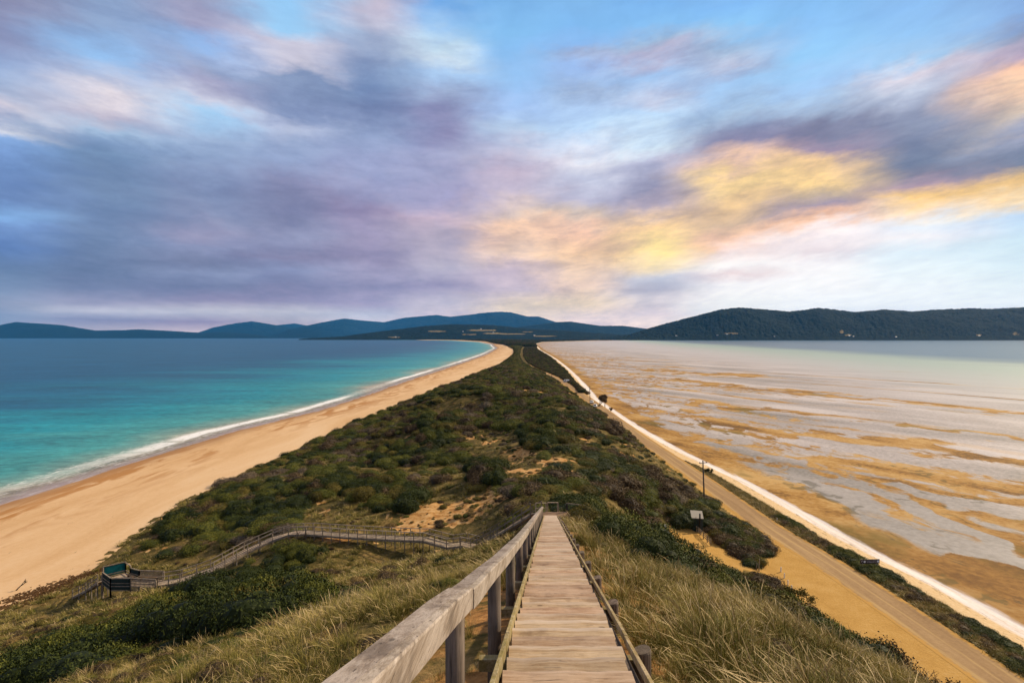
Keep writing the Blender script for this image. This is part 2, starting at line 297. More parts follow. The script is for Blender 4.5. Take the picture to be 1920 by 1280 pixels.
# ------------------------------------------------------------------ mesh helpers
def link(o, parent=None):
    col.objects.link(o)
    if parent is not None: o.parent = parent
    return o
def tag(o, label=None, cat=None, group=None, kind=None):
    if label: o['label'] = label
    if cat: o['category'] = cat
    if group: o['group'] = group
    if kind: o['kind'] = kind
    return o
def empty(name, loc=(0,0,0), rz=0):
    o = bpy.data.objects.new(name, None); o.empty_display_size = 0.2; col.objects.link(o); o.location = loc; o.rotation_euler = (0,0,rz); return o
def grid_mesh(name, V, nu, nv, attrs=None, smooth=True, mat=None):
    """V: (nu*nv,3), index = i*nv + j"""
    me = bpy.data.meshes.new(name); n = nu*nv
    me.vertices.add(n); me.vertices.foreach_set('co', np.ascontiguousarray(V, np.float32).ravel())
    i, j = np.meshgrid(np.arange(nu-1), np.arange(nv-1), indexing='ij')
    a = (i*nv+j).ravel(); q = np.stack([a, a+nv, a+nv+1, a+1], 1).astype(np.int32)
    m = len(q); me.loops.add(m*4); me.loops.foreach_set('vertex_index', q.ravel())
    me.polygons.add(m); me.polygons.foreach_set('loop_start', np.arange(0, m*4, 4, dtype=np.int32)); me.polygons.foreach_set('loop_total', np.full(m, 4, np.int32))
    me.update(calc_edges=True)
    if smooth: me.polygons.foreach_set('use_smooth', np.ones(m, bool))
    for k, v in (attrs or {}).items():
        at = me.attributes.new(k, 'FLOAT', 'POINT'); at.data.foreach_set('value', np.ascontiguousarray(v, np.float32).ravel())
    if mat: me.materials.append(mat)
    return me
class MB:
    """collects boxes, bars and tubes into one mesh"""
    def __init__(s): s.v = []; s.f = []; s.m = []; s.h = []
    def add(s, V, F, mi=0, h=None):
        b = len(s.v); s.v += [tuple(v) for v in V]; s.f += [tuple(b+i for i in f) for f in F]; s.m += [mi]*len(F); s.h += list(h) if h is not None else [0]*len(V)
    def box(s, c, d, rz=0, mi=0, jit=0, rx=0):
        M = Matrix.Rotation(rz, 3, 'Z') @ Matrix.Rotation(rx, 3, 'X'); V = []
        for sx in (-1, 1):
            for sy in (-1, 1):
                for sz in (-1, 1):
                    V.append(Vector(c)+M@Vector((sx*d[0]/2+random.uniform(-jit, jit), sy*d[1]/2+random.uniform(-jit, jit), sz*d[2]/2+random.uniform(-jit, jit))))
        s.add(V, [(0,1,3,2),(4,6,7,5),(0,4,5,1),(2,3,7,6),(0,2,6,4),(1,5,7,3)], mi)
    def bar(s, a, b, w, h, up=(0,0,1), mi=0):
        a = Vector(a); b = Vector(b); d = (b-a).normalized(); sd = d.cross(Vector(up))
        if sd.length < 1e-4: sd = Vector((1,0,0))
        sd.normalize(); u = sd.cross(d).normalized(); V = []
        for p in (a, b):
            for i, j in ((-1,-1),(1,-1),(1,1),(-1,1)): V.append(p+sd*(i*w/2)+u*(j*h/2))
        s.add(V, [(0,1,2,3),(4,7,6,5),(0,4,5,1),(1,5,6,2),(2,6,7,3),(3,7,4,0)], mi)
    def tube(s, pts, rad, n=8, mi=0, cap=True):
        rings = []; V = []; F = []
        for k, p in enumerate(pts):
            p = Vector(p); a = Vector(pts[max(k-1, 0)]); b = Vector(pts[min(k+1, len(pts)-1)]); d = (b-a).normalized()
            x = d.cross(Vector((0,1,0.02))); x.normalize(); y = d.cross(x).normalized(); r = rad[k] if hasattr(rad, '__len__') else rad
            for i in range(n):
                an = 2*math.pi*i/n; V.append(p+x*math.cos(an)*r+y*math.sin(an)*r)
        for k in range(len(pts)-1):
            for i in range(n): F.append((k*n+i, k*n+(i+1) % n, (k+1)*n+(i+1) % n, (k+1)*n+i))
        if cap: F.append(tuple(range(n))[::-1]); F.append(tuple((len(pts)-1)*n+i for i in range(n)))
        s.add(V, F, mi)
    def mesh(s, name, mats, smooth=False, bevel=0, hattr=False):
        me = bpy.data.meshes.new(name); me.from_pydata(s.v, [], s.f)
        for m in (mats if isinstance(mats, (list, tuple)) else [mats]): me.materials.append(m)
        me.polygons.foreach_set('material_index', s.m)
        if smooth: me.polygons.foreach_set('use_smooth', [True]*len(s.f))
        if hattr: me.attributes.new('h', 'FLOAT', 'POINT').data.foreach_set('value', s.h)
        if bevel:
            bm = bmesh.new(); bm.from_mesh(me)
            bmesh.ops.bevel(bm, geom=bm.edges[:], offset=bevel, segments=1, affect='EDGES', clamp_overlap=True)
            bm.to_mesh(me); bm.free()
        me.update(); return me
    def build(s, name, mats, parent=None, smooth=False, bevel=0):
        return link(bpy.data.objects.new(name, s.mesh(name, mats, smooth, bevel)), parent)

# ------------------------------------------------------------------ materials
def mat(name, fn, spec=0.3):
    m = bpy.data.materials.new(name); m.use_nodes = True; nt = m.node_tree; nt.nodes.clear(); t = NT(nt)
    bs = t.n('ShaderNodeBsdfPrincipled', {'Specular IOR Level': spec}); o = t.n('ShaderNodeOutputMaterial', {'Surface': bs.outputs[0]})
    pos = t.n('ShaderNodeNewGeometry').outputs['Position']
    r = fn(t, pos, bs) or {}
    for k, v in r.items():
        if isinstance(v, bpy.types.NodeSocket): nt.links.new(v, bs.inputs[k])
        else: bs.inputs[k].default_value = v if not isinstance(v, tuple) or len(v) != 3 else (*v, 1)
    return m
def bump(t, h, st, dist): return t.n('ShaderNodeBump', {'Height': h, 'Strength': st, 'Distance': dist}).outputs[0]
def plain(name, c, rough=0.6, spec=0.3, metal=0.0, var=0.12):
    def f(t, p, b):
        n = t.noise(p, 3.0, 5, 0.6)
        cc = t.mix(n, tuple(v*(1-var*2) for v in c), tuple(min(v*(1+var*2), 1) for v in c))
        return {'Base Color': cc, 'Roughness': rough, 'Metallic': metal}
    return mat(name, f, spec)
def wood(name, c1, c2, c3, scale, moss=0.0, coord='pos', fine=1.0, nose=False, kscale=(6, 2, 6)):
    def f(t, p, b):
        if coord == 'obj': p = t.n('ShaderNodeTexCoord').outputs['Object']
        rnd = t.n('ShaderNodeObjectInfo').outputs['Random']
        off = t.n('ShaderNodeCombineXYZ', {0: t.m('MULTIPLY', rnd, 37.0), 1: t.m('MULTIPLY', rnd, 91.0), 2: rnd}).outputs[0]
        q = t.n('ShaderNodeVectorMath', {0: t.mapv(p, scale=scale), 1: off}, operation='ADD').outputs[0]
        warp = t.noise(q, 0.30, 3, 0.5)
        q2 = t.n('ShaderNodeVectorMath', {0: q, 1: t.n('ShaderNodeCombineXYZ', {0: t.m('MULTIPLY', warp, 1.6), 1: t.m('MULTIPLY', warp, 1.6), 2: t.m('MULTIPLY', warp, 1.6)}).outputs[0]}, operation='ADD').outputs[0]
        grain = t.noise(q2, 1.5*fine, 8, 0.74)
        coarse = t.noise(q2, 0.7*fine, 4, 0.6)
        broad = t.noise(p, 1.7, 5, 0.6)
        c = t.ramp(t.m('ADD', t.m('MULTIPLY', grain, 0.6), t.m('MULTIPLY', coarse, 0.4)), [(0.34, c3), (0.47, c1), (0.62, c2)])
        c = t.mix(t.ss(broad, 0.45, 0.62, 0.0, 0.55), c, c2)
        c = t.mix(t.ss(broad, 0.44, 0.34, 0.0, 0.6), c, c3)
        knot = t.n('ShaderNodeTexVoronoi', {'Vector': t.n('ShaderNodeVectorMath', {0: t.mapv(p, scale=kscale), 1: off}, operation='ADD').outputs[0], 'Scale': 1.0}).outputs['Distance']
        kn = t.ss(knot, 0.11, 0.06); c = t.mix(t.m('MULTIPLY', kn, 0.75), c, tuple(v*0.55 for v in c3))
        c = t.mix(t.ss(t.noise(q2, 3.6*fine, 6, 0.8), 0.50, 0.60, 0.0, 0.45), c, c3)
        crack = t.ss(t.noise(q2, 2.6*fine, 4, 0.6), 0.37, 0.31)
        c = t.mix(t.m('MULTIPLY', crack, 0.8), c, tuple(v*0.3 for v in c3))
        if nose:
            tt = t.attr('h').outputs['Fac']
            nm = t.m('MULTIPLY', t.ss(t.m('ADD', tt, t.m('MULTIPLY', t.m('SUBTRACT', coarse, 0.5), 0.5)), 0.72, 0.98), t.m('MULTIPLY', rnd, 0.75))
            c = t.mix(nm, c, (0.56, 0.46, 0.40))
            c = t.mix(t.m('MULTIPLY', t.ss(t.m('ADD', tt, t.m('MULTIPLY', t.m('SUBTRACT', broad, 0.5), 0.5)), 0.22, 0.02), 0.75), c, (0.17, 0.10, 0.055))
        if moss: c = t.mix(t.m('MULTIPLY', t.ss(t.noise(p, 9.0, 4, 0.6), 0.45, 0.62), moss), c, (0.22, 0.17, 0.035))
        c = t.n('ShaderNodeHueSaturation', {'Color': c, 'Value': t.m('ADD', 0.80, t.m('MULTIPLY', t.m('FRACT', t.m('MULTIPLY', rnd, 17.3)), 0.38)), 'Hue': t.m('ADD', 0.49, t.m('MULTIPLY', rnd, 0.018))}).outputs[0]
        return {'Base Color': c, 'Roughness': 0.72, 'Normal': bump(t, t.m('SUBTRACT', grain, t.m('MULTIPLY', crack, 0.6)), 0.55, 0.006)}
    return mat(name, f, 0.25)
M = {}
M['rail'] = wood('weathered_rail', (0.27,0.215,0.17), (0.46,0.395,0.345), (0.11,0.085,0.068), (22, 0.9, 22), kscale=(7, 2.2, 7))
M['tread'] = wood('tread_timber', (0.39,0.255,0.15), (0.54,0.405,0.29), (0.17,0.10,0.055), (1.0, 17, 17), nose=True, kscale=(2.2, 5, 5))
M['post'] = wood('post_timber', (0.13,0.095,0.068), (0.26,0.20,0.155), (0.045,0.036,0.030), (20, 20, 0.8))
M['edge'] = wood('edge_timber', (0.28,0.21,0.10), (0.44,0.36,0.22), (0.12,0.09,0.03), (20, 1.2, 20), moss=0.55)
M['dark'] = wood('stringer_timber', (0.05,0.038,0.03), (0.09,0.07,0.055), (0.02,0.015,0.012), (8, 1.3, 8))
M['walk'] = wood('boardwalk_timber', (0.21,0.165,0.12), (0.34,0.28,0.22), (0.095,0.07,0.05), (4, 4, 4))
M['deck'] = wood('boardwalk_deck', (0.38,0.29,0.20), (0.52,0.42,0.31), (0.18,0.13,0.09), (3, 3, 3))
M['slat'] = wood('slat_timber', (0.13,0.105,0.085), (0.24,0.20,0.16), (0.05,0.04,0.03), (4, 4, 4))
M['cloth'] = plain('shade_cloth', (0.005, 0.085, 0.10), 0.8, 0.1, var=0.3)
M['cloth_dark'] = plain('shade_cloth_dark', (0.022, 0.036, 0.032), 0.8, 0.1)

def m_ground(t, p, b):
    sand = t.attr('sand').outputs['Fac']; near = t.attr('near').outputs['Fac']; bare = t.attr('bare').outputs['Fac']
    n = t.noise(p, 0.35, 6, 0.65); f = t.noise(p, 3.5, 6, 0.7); s = t.noise(p, 1.1, 5, 0.6)
    veg = t.ramp(t.m('ADD', t.m('MULTIPLY', n, 0.55), t.m('MULTIPLY', f, 0.45)), [(0.38,(0.030,0.028,0.008)),(0.46,(0.075,0.060,0.015)),(0.53,(0.14,0.10,0.03)),(0.63,(0.30,0.19,0.075))])
    sc_ = t.ramp(s, [(0.38,(0.38,0.18,0.055)),(0.5,(0.54,0.295,0.105)),(0.62,(0.64,0.40,0.18))])
    orange = t.ramp(f, [(0.3,(0.22,0.10,0.03)),(0.6,(0.48,0.24,0.085)),(0.8,(0.55,0.33,0.15))])
    m = t.ss(t.m('ADD', sand, t.m('MULTIPLY', t.m('SUBTRACT', f, 0.5), 0.9)), 0.42, 0.62)
    c = t.mix(m, veg, sc_)
    c = t.mix(t.m('MULTIPLY', near, t.ss(s, 0.42, 0.55)), c, orange)
    gravel = t.ramp(t.m('ADD', t.m('MULTIPLY', n, 0.5), t.m('MULTIPLY', f, 0.5)), [(0.3,(0.40,0.215,0.055)),(0.5,(0.52,0.30,0.085)),(0.72,(0.62,0.39,0.15))])
    c = t.mix(bare, c, gravel)
    return {'Base Color': c, 'Roughness': 0.95, 'Normal': bump(t, f, 0.6, 0.12)}
M['ground'] = mat('dune_ground', m_ground, 0.1)

def m_beach(t, p, b):
    d = t.attr('shore').outputs['Fac']   # metres inland from the water line
    st = t.mapv(p, rot=(0,0,R(3)), scale=(1.0, 0.25, 1)); n = t.noise(st, 0.055, 6, 0.6, 0.6); f = t.noise(p, 1.3, 5, 0.65)
    n2 = t.noise(t.mapv(p, scale=(1,0.3,1)), 0.16, 4, 0.6, 1.0)
    dry = t.ramp(t.m('ADD', t.m('MULTIPLY', n, 0.75), t.m('MULTIPLY', f, 0.25)), [(0.36,(0.62,0.37,0.17)),(0.5,(0.72,0.465,0.245)),(0.64,(0.78,0.54,0.32))])
    stain = t.m('MULTIPLY', t.ss(t.m('ADD', t.m('MULTIPLY', n2, 0.5), t.m('MULTIPLY', n, 0.5)), 0.465, 0.57), t.ss(d, 50, 22))
    c = t.mix(stain, dry, (0.46, 0.215, 0.062))
    wet = t.ss(t.m('ADD', d, t.m('MULTIPLY', t.m('SUBTRACT', n, 0.5), 16)), 22, 9)
    c = t.mix(wet, c, (0.36, 0.185, 0.075))
    wash = t.ss(t.m('ADD', d, t.m('MULTIPLY', t.m('SUBTRACT', n2, 0.5), 9)), 11.5, 10.0)
    c = t.mix(wash, c, (0.36, 0.27, 0.25))
    lace = t.m('MULTIPLY', wash, t.ss(t.noise(t.mapv(p, scale=(1,0.22,1)), 0.55, 6, 0.7, 1.2), 0.50, 0.60))
    c = t.mix(t.m('MULTIPLY', lace, 0.5), c, (0.62, 0.56, 0.56))
    wrack = t.m('MULTIPLY', t.ss(t.noise(t.mapv(p, (9,2,0), scale=(1,0.5,1)), 0.8, 5, 0.7), 0.68, 0.72), t.ss(d, 30, 45))
    c = t.mix(wrack, c, (0.12, 0.06, 0.02))
    r = t.m('SUBTRACT', 0.95, t.m('MULTIPLY', wash, 0.5))
    return {'Base Color': c, 'Roughness': r, 'Normal': bump(t, f, 0.35, 0.05)}
M['beach'] = mat('beach_sand', m_beach, 0.3)

def m_sea(t, p, b):
    off = t.attr('off').outputs['Fac']; Yc = t.n('ShaderNodeSeparateXYZ', {0: p}).outputs[1]
    big = t.noise(t.mapv(p, rot=(0,0,R(-62)), scale=(0.35,1.3,1)), 0.006, 4, 0.55); med = t.noise(t.mapv(p, rot=(0,0,R(-58)), scale=(0.3,1.5,1)), 0.035, 5, 0.6)
    o = t.m('ADD', off, t.m('MULTIPLY', t.m('SUBTRACT', big, 0.5), t.ss(off, 30, 250, 60, 620)))
    o = t.m('ADD', o, t.m('MULTIPLY', t.m('SUBTRACT', med, 0.5), t.ss(off, 10, 120, 8, 190)))
    c = t.ramp(t.m('DIVIDE', o, 700.0, clamp=True), [(0.0,(0.36,0.33,0.25)),(0.012,(0.19,0.31,0.26)),(0.035,(0.055,0.29,0.29)),(0.10,(0.008,0.235,0.295)),(0.20,(0.003,0.17,0.255)),(0.32,(0.003,0.11,0.20)),(0.50,(0.003,0.082,0.175)),(1.0,(0.006,0.090,0.19))])
    n2 = t.noise(t.mapv(p, scale=(1,0.22,1)), 0.09, 4, 0.6)
    brk = t.m('MULTIPLY', t.attr('brk').outputs['Fac'], t.ss(t.noise(t.n('ShaderNodeCombineXYZ', {0: 3.0, 1: t.m('MULTIPLY', Yc, 0.05), 2: 0.0}).outputs[0], 1.0, 3, 0.6), 0.30, 0.48))
    e = t.m('ADD', off, t.m('MULTIPLY', t.m('SUBTRACT', n2, 0.5), 9))
    foam = t.m('MULTIPLY', t.m('MULTIPLY', t.ss(e, -2.0, -0.3), t.ss(e, 6.5, 3.0)), brk)
    thr = t.noise(t.mapv(p, scale=(1,0.35,1)), 0.9, 5, 0.7)
    foam = t.m('MULTIPLY', foam, t.ss(thr, 0.28, 0.46))
    rag = t.m('MULTIPLY', t.m('MULTIPLY', t.ss(e, -12, -6), t.ss(e, 9, 4)), t.m('MULTIPLY', t.ss(thr, 0.48, 0.60), 0.6))
    foam = t.m('MAXIMUM', foam, rag)
    foam = t.m('MAXIMUM', foam, t.m('MULTIPLY', t.m('MULTIPLY', t.ss(e, -1, 1), t.ss(e, 4, 2)), 0.12))
    c = t.n('ShaderNodeVectorMath', {0: c, 'Scale': t.m('ADD', 1.0, t.m('MULTIPLY', t.m('SUBTRACT', t.noise(t.mapv(p, rot=(0,0,R(-58)), scale=(0.25,1.2,1)), 0.09, 9, 0.80), 0.5), 1.5))}, operation='SCALE').outputs[0]
    c = t.n('ShaderNodeVectorMath', {0: c, 'Scale': t.m('ADD', 1.0, t.m('ADD', t.m('MULTIPLY', t.m('SUBTRACT', t.noise(t.mapv(p, rot=(0,0,R(-70)), scale=(0.5,1.0,1)), 0.42, 3, 0.7), 0.5), 1.6), t.m('MULTIPLY', t.m('SUBTRACT', t.noise(t.mapv(p, rot=(0,0,R(-66)), scale=(0.4,1.0,1)), 0.02, 5, 0.75), 0.5), 1.3)))}, operation='SCALE').outputs[0]
    c = t.mix(foam, c, (0.86, 0.86, 0.88))
    w1 = t.noise(t.mapv(p, rot=(0,0,R(35)), scale=(1,0.35,1)), 0.35, 5, 0.6)
    w2 = t.noise(p, 1.6, 4, 0.6)
    h = t.m('ADD', t.m('MULTIPLY', w1, 0.9), t.m('MULTIPLY', w2, 0.25))
    alpha = t.ss(t.m('ADD', off, t.m('MULTIPLY', t.m('SUBTRACT', n2, 0.5), 10)), -11.5, 1.0, 0.0, 1.0)
    alpha = t.m('MAXIMUM', alpha, foam)
    return {'Base Color': c, 'Roughness': t.m('ADD', 0.38, t.m('MULTIPLY', foam, 0.5)), 'Normal': bump(t, h, 0.5, 0.5), 'Alpha': alpha}
M['sea'] = mat('sea_water', m_sea, 0.10)

def m_flat(t, p, b):
    s = t.attr('s').outputs['Fac']; blue = t.attr('blue').outputs['Fac']; sp = t.n('ShaderNodeSeparateXYZ', {0: p}); X, Y = sp.outputs[0], sp.outputs[1]
    th = math.atan2(-.859, .512)
    q = t.mapv(p, rot=(0,0,-th))       # x along the bars, y across them
    band = t.noise(t.mapv(q, scale=(0.10,1,1)), 0.020, 5, 0.6, 0.3)
    fineb = t.noise(t.mapv(q, scale=(0.22,1,1)), 0.075, 6, 0.62, 0.6)
    blob = t.noise(t.mapv(p, scale=(1,0.45,1)), 0.062, 6, 0.62, 1.2)
    sb = t.noise(t.mapv(q, (5,7,0), scale=(0.07,1,1)), 0.13, 5, 0.6, 0.2)
    mixn = t.m('ADD', t.m('MULTIPLY', band, 0.35), t.m('ADD', t.m('MULTIPLY', fineb, 0.25), t.m('ADD', t.m('MULTIPLY', blob, 0.15), t.m('MULTIPLY', sb, 0.25))))
    b2 = t.noise(t.mapv(p, (3,1,0), scale=(1,0.55,1)), 0.15, 6, 0.62, 1.0)
    kb = t.ss(s, 170, 70, 0.0, 0.38)
    mixn = t.m('ADD', t.m('MULTIPLY', mixn, t.m('SUBTRACT', 1.0, kb)), t.m('MULTIPLY', b2, kb))
    mixn = t.m('ADD', mixn, t.m('MULTIPLY', t.attr('feat').outputs['Fac'], 0.16))
    dk = t.attr('dk').outputs['Fac']
    sr = t.m('SUBTRACT', s, t.m('MULTIPLY', t.ss(Y, 140, 500), 0.0))
    thr = t.n('ShaderNodeMapRange', {'Value': sr, 'From Min': 10.0, 'From Max': 260.0, 'To Min': 0.494, 'To Max': 0.583}).outputs[0]
    ochre = t.ss(t.m('SUBTRACT', mixn, thr), -0.022, 0.034)
    qy = t.n('ShaderNodeSeparateXYZ', {0: q}).outputs[1]
    wq = t.m('ADD', qy, t.m('MULTIPLY', t.m('SUBTRACT', t.noise(t.mapv(q, scale=(1,0.5,1)), 0.012, 3, 0.5), 0.5), 34))
    wq = t.m('ADD', wq, t.m('MULTIPLY', t.m('SUBTRACT', fineb, 0.5), 10))
    def bar(c0, wd): return t.ss(t.m('ABSOLUTE', t.m('SUBTRACT', wq, c0)), wd, wd*0.45)
    bars = t.m('MULTIPLY', bar(227, 4), 0.3)
    for c0, wd in ((264, 4), (300, 5), (430, 4), (520, 6)): bars = t.m('MAXIMUM', bars, t.m('MULTIPLY', bar(c0, wd), t.ss(t.noise(t.mapv(q, (c0,0,0), scale=(1,0.2,1)), 0.011, 3, 0.5), 0.40, 0.56)))
    ochre = t.m('MAXIMUM', ochre, bars)
    shoreb = t.ss(t.m('ADD', s, t.m('MULTIPLY', t.m('SUBTRACT', blob, 0.5), 26)), 13, 7)
    ochre = t.m('MAXIMUM', ochre, shoreb)
    g1 = t.noise(t.mapv(p, (4,4,0)), 0.05, 5, 0.65); f = t.noise(p, 0.9, 6, 0.7)
    oc = t.ramp(t.m('ADD', t.m('ADD', t.m('MULTIPLY', g1, 0.30), t.m('MULTIPLY', fineb, 0.42)), t.m('MULTIPLY', f, 0.28)), [(0.38,(0.095,0.045,0.012)),(0.445,(0.22,0.11,0.025)),(0.50,(0.40,0.21,0.05)),(0.58,(0.54,0.34,0.13))])
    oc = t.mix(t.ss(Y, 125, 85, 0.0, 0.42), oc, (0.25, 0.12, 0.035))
    grn = t.ss(t.noise(t.mapv(p, (40,9,0), scale=(1,0.5,1)), 0.045, 4, 0.6), 0.55, 0.66)
    oc = t.mix(t.m('MULTIPLY', grn, 0.6), oc, (0.13, 0.105, 0.02))
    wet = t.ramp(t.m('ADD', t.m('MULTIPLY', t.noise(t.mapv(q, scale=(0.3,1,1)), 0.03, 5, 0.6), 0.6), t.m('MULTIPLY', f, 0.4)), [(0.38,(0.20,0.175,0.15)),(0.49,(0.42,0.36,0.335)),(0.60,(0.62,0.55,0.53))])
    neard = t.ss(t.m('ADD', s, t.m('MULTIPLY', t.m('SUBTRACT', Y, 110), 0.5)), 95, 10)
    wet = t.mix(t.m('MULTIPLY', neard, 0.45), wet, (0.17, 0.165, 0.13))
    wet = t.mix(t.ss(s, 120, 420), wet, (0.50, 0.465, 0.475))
    edge = t.m('MULTIPLY', t.ss(t.m('ABSOLUTE', t.m('SUBTRACT', mixn, t.m('ADD', thr, 0.006))), 0.012, 0.0), t.ss(f, 0.42, 0.6))
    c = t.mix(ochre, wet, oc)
    c = t.mix(t.m('MULTIPLY', edge, t.m('MULTIPLY', t.ss(g1, 0.45, 0.6), 0.65)), c, (0.09, 0.065, 0.03))
    weed = t.m('MULTIPLY', t.ss(t.noise(t.mapv(q, scale=(0.35,1,1)), 0.42, 6, 0.75, 0.8), 0.60, 0.66), t.ss(g1, 0.46, 0.58))
    c = t.mix(t.m('MULTIPLY', weed, 0.7), c, (0.07, 0.055, 0.03))
    c = t.mix(t.m('MULTIPLY', t.ss(f, 0.66, 0.72), 0.4), c, (0.10, 0.07, 0.04))
    dm = t.ss(t.m('ADD', dk, t.m('MULTIPLY', t.m('SUBTRACT', t.m('ADD', t.m('MULTIPLY', b2, 0.5), t.m('MULTIPLY', f, 0.5)), 0.5), 4.5)), 0.45, 0.85)
    c = t.mix(t.m('MULTIPLY', dm, t.m('MULTIPLY', t.ss(t.m('ADD', dk, t.m('MULTIPLY', t.m('SUBTRACT', fineb, 0.5), 1.5)), 0.25, 0.8), 0.62)), c, t.mix(g1, (0.055, 0.035, 0.016), (0.12, 0.105, 0.03)))
    # the pale shell beach at its landward edge
    white = t.m('MULTIPLY', t.ss(Y, 900, 400), 1.0); white = t.m('MULTIPLY', white, t.ss(t.m('ADD', s, t.m('MULTIPLY', t.m('SUBTRACT', t.noise(t.mapv(p, scale=(1,0.2,1)), 0.5, 4, 0.6), 0.5), 3.0)), 1.2, 0.2))
    c = t.mix(white, c, (0.72, 0.66, 0.66))
    green = t.ss(blue, -2.0, -1.2)
    c = t.mix(green, c, (0.33, 0.43, 0.385)); deep = t.ss(t.m('ADD', blue, t.m('MULTIPLY', t.m('SUBTRACT', band, 0.5), 0.5)), -1.25, -0.6)
    c = t.mix(deep, c, (0.03, 0.115, 0.20))
    rough = t.m('ADD', 0.42, t.m('MULTIPLY', t.m('MAXIMUM', ochre, white), 0.45))
    rough = t.m('MULTIPLY', rough, t.m('SUBTRACT', 1.0, t.m('MULTIPLY', deep, 0.3)))
    return {'Base Color': c, 'Roughness': rough, 'Normal': bump(t, f, 0.25, 0.06)}
M['flat'] = mat('tidal_flat', m_flat, 0.15)

def m_shore(t, p, b):
    s = t.attr('s').outputs['Fac']
    f = t.noise(p, 2.2, 5, 0.7); n = t.noise(t.mapv(p, scale=(1,0.12,1)), 0.5, 5, 0.65); e = t.m('ADD', s, t.m('MULTIPLY', t.m('SUBTRACT', n, 0.5), 2.2))
    sand = t.ramp(f, [(0.3,(0.56,0.37,0.18)),(0.6,(0.70,0.52,0.31)),(0.8,(0.76,0.60,0.42))])
    white = t.ramp(t.m('ADD', t.m('MULTIPLY', f, 0.4), t.m('MULTIPLY', n, 0.6)), [(0.36,(0.56,0.45,0.37)),(0.5,(0.72,0.65,0.62)),(0.64,(0.80,0.76,0.76))])
    c = t.mix(t.ss(e, -4.6, -3.4), sand, white)
    wr = t.m('MULTIPLY', t.ss(t.noise(t.mapv(p, (3,3,0), scale=(1,0.3,1)), 1.7, 5, 0.75, 1.0), 0.57, 0.63), t.m('MULTIPLY', t.ss(e, -6.6, -5.6), t.ss(e, -2.6, -4.2)))
    c = t.mix(t.m('MULTIPLY', wr, 0.85), c, (0.10, 0.05, 0.02))
    return {'Base Color': c, 'Roughness': 0.95, 'Normal': bump(t, f, 0.4, 0.05)}
M['shore'] = mat('shell_sand', m_shore, 0.1)

def m_road(t, p, b):
    u = t.attr('u').outputs['Fac']
    n = t.noise(t.mapv(p, scale=(1,0.05,1)), 0.9, 5, 0.6); f = t.noise(p, 2.5, 6, 0.7)
    c = t.ramp(t.m('ADD', t.m('MULTIPLY', n, 0.6), t.m('MULTIPLY', f, 0.4)), [(0.30,(0.255,0.155,0.075)),(0.5,(0.36,0.225,0.11)),(0.7,(0.47,0.31,0.155))])
    trk = t.m('MAXIMUM', t.m('MAXIMUM', t.ss(t.m('ABSOLUTE', t.m('SUBTRACT', u, 0.16)), 0.07, 0.02), t.ss(t.m('ABSOLUTE', t.m('SUBTRACT', u, 0.5)), 0.04, 0.01)), t.ss(t.m('ABSOLUTE', t.m('SUBTRACT', u, 0.80)), 0.06, 0.02))
    c = t.mix(t.m('MULTIPLY', trk, t.ss(n, 0.38, 0.6)), c, (0.50, 0.33, 0.145))
    edge = t.ss(t.m('ADD', t.m('ABSOLUTE', t.m('SUBTRACT', u, 0.5)), t.m('MULTIPLY', t.m('SUBTRACT', t.m('ADD', t.m('MULTIPLY', f, 0.5), t.m('MULTIPLY', t.noise(p, 0.35, 4, 0.6), 0.5)), 0.5), 0.55)), 0.36, 0.46)
    c = t.mix(edge, c, (0.52, 0.29, 0.075))
    return {'Base Color': c, 'Roughness': 0.9, 'Normal': bump(t, f, 0.4, 0.04)}
M['road'] = mat('gravel_road', m_road, 0.15)

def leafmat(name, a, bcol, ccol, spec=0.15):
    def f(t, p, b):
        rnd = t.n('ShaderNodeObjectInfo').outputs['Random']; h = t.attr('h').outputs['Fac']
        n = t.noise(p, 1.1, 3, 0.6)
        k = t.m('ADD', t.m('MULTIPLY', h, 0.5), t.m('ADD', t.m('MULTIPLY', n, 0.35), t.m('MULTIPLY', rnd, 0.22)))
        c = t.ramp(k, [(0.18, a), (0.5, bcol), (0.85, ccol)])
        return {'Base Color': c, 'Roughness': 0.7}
    return mat(name, f, spec)
M['l_dark'] = leafmat('leaf_dark', (0.009,0.014,0.003), (0.032,0.045,0.008), (0.078,0.092,0.017))
M['l_green'] = leafmat('leaf_green', (0.020,0.026,0.004), (0.085,0.095,0.013), (0.21,0.20,0.034))
M['l_olive'] = leafmat('leaf_olive', (0.036,0.031,0.007), (0.125,0.10,0.018), (0.27,0.21,0.045))
M['l_brown'] = leafmat('leaf_brown', (0.028,0.017,0.008), (0.088,0.056,0.026), (0.185,0.125,0.062))
M['l_grey'] = leafmat('leaf_grey', (0.045,0.032,0.018), (0.13,0.095,0.058), (0.26,0.20,0.135))
M['l_tan'] = leafmat('leaf_tan', (0.08,0.048,0.014), (0.21,0.135,0.042), (0.38,0.26,0.10))
M['bark'] = plain('bark', (0.06,0.045,0.035), 0.9, 0.1, var=0.25)
M['twig'] = plain('twig', (0.085,0.06,0.045), 0.9, 0.1, var=0.25)
def m_grass(c0, c1, c2, c3):
    def f(t, p, b):
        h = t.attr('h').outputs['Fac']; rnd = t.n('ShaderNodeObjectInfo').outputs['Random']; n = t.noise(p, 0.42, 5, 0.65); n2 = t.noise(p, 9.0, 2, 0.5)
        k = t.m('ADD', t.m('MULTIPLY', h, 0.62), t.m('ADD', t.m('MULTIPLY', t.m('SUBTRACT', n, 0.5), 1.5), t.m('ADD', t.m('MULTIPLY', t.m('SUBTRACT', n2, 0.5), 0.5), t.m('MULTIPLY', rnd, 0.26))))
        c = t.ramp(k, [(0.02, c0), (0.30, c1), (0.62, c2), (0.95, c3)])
        return {'Base Color': c, 'Roughness': 0.6}
    return f
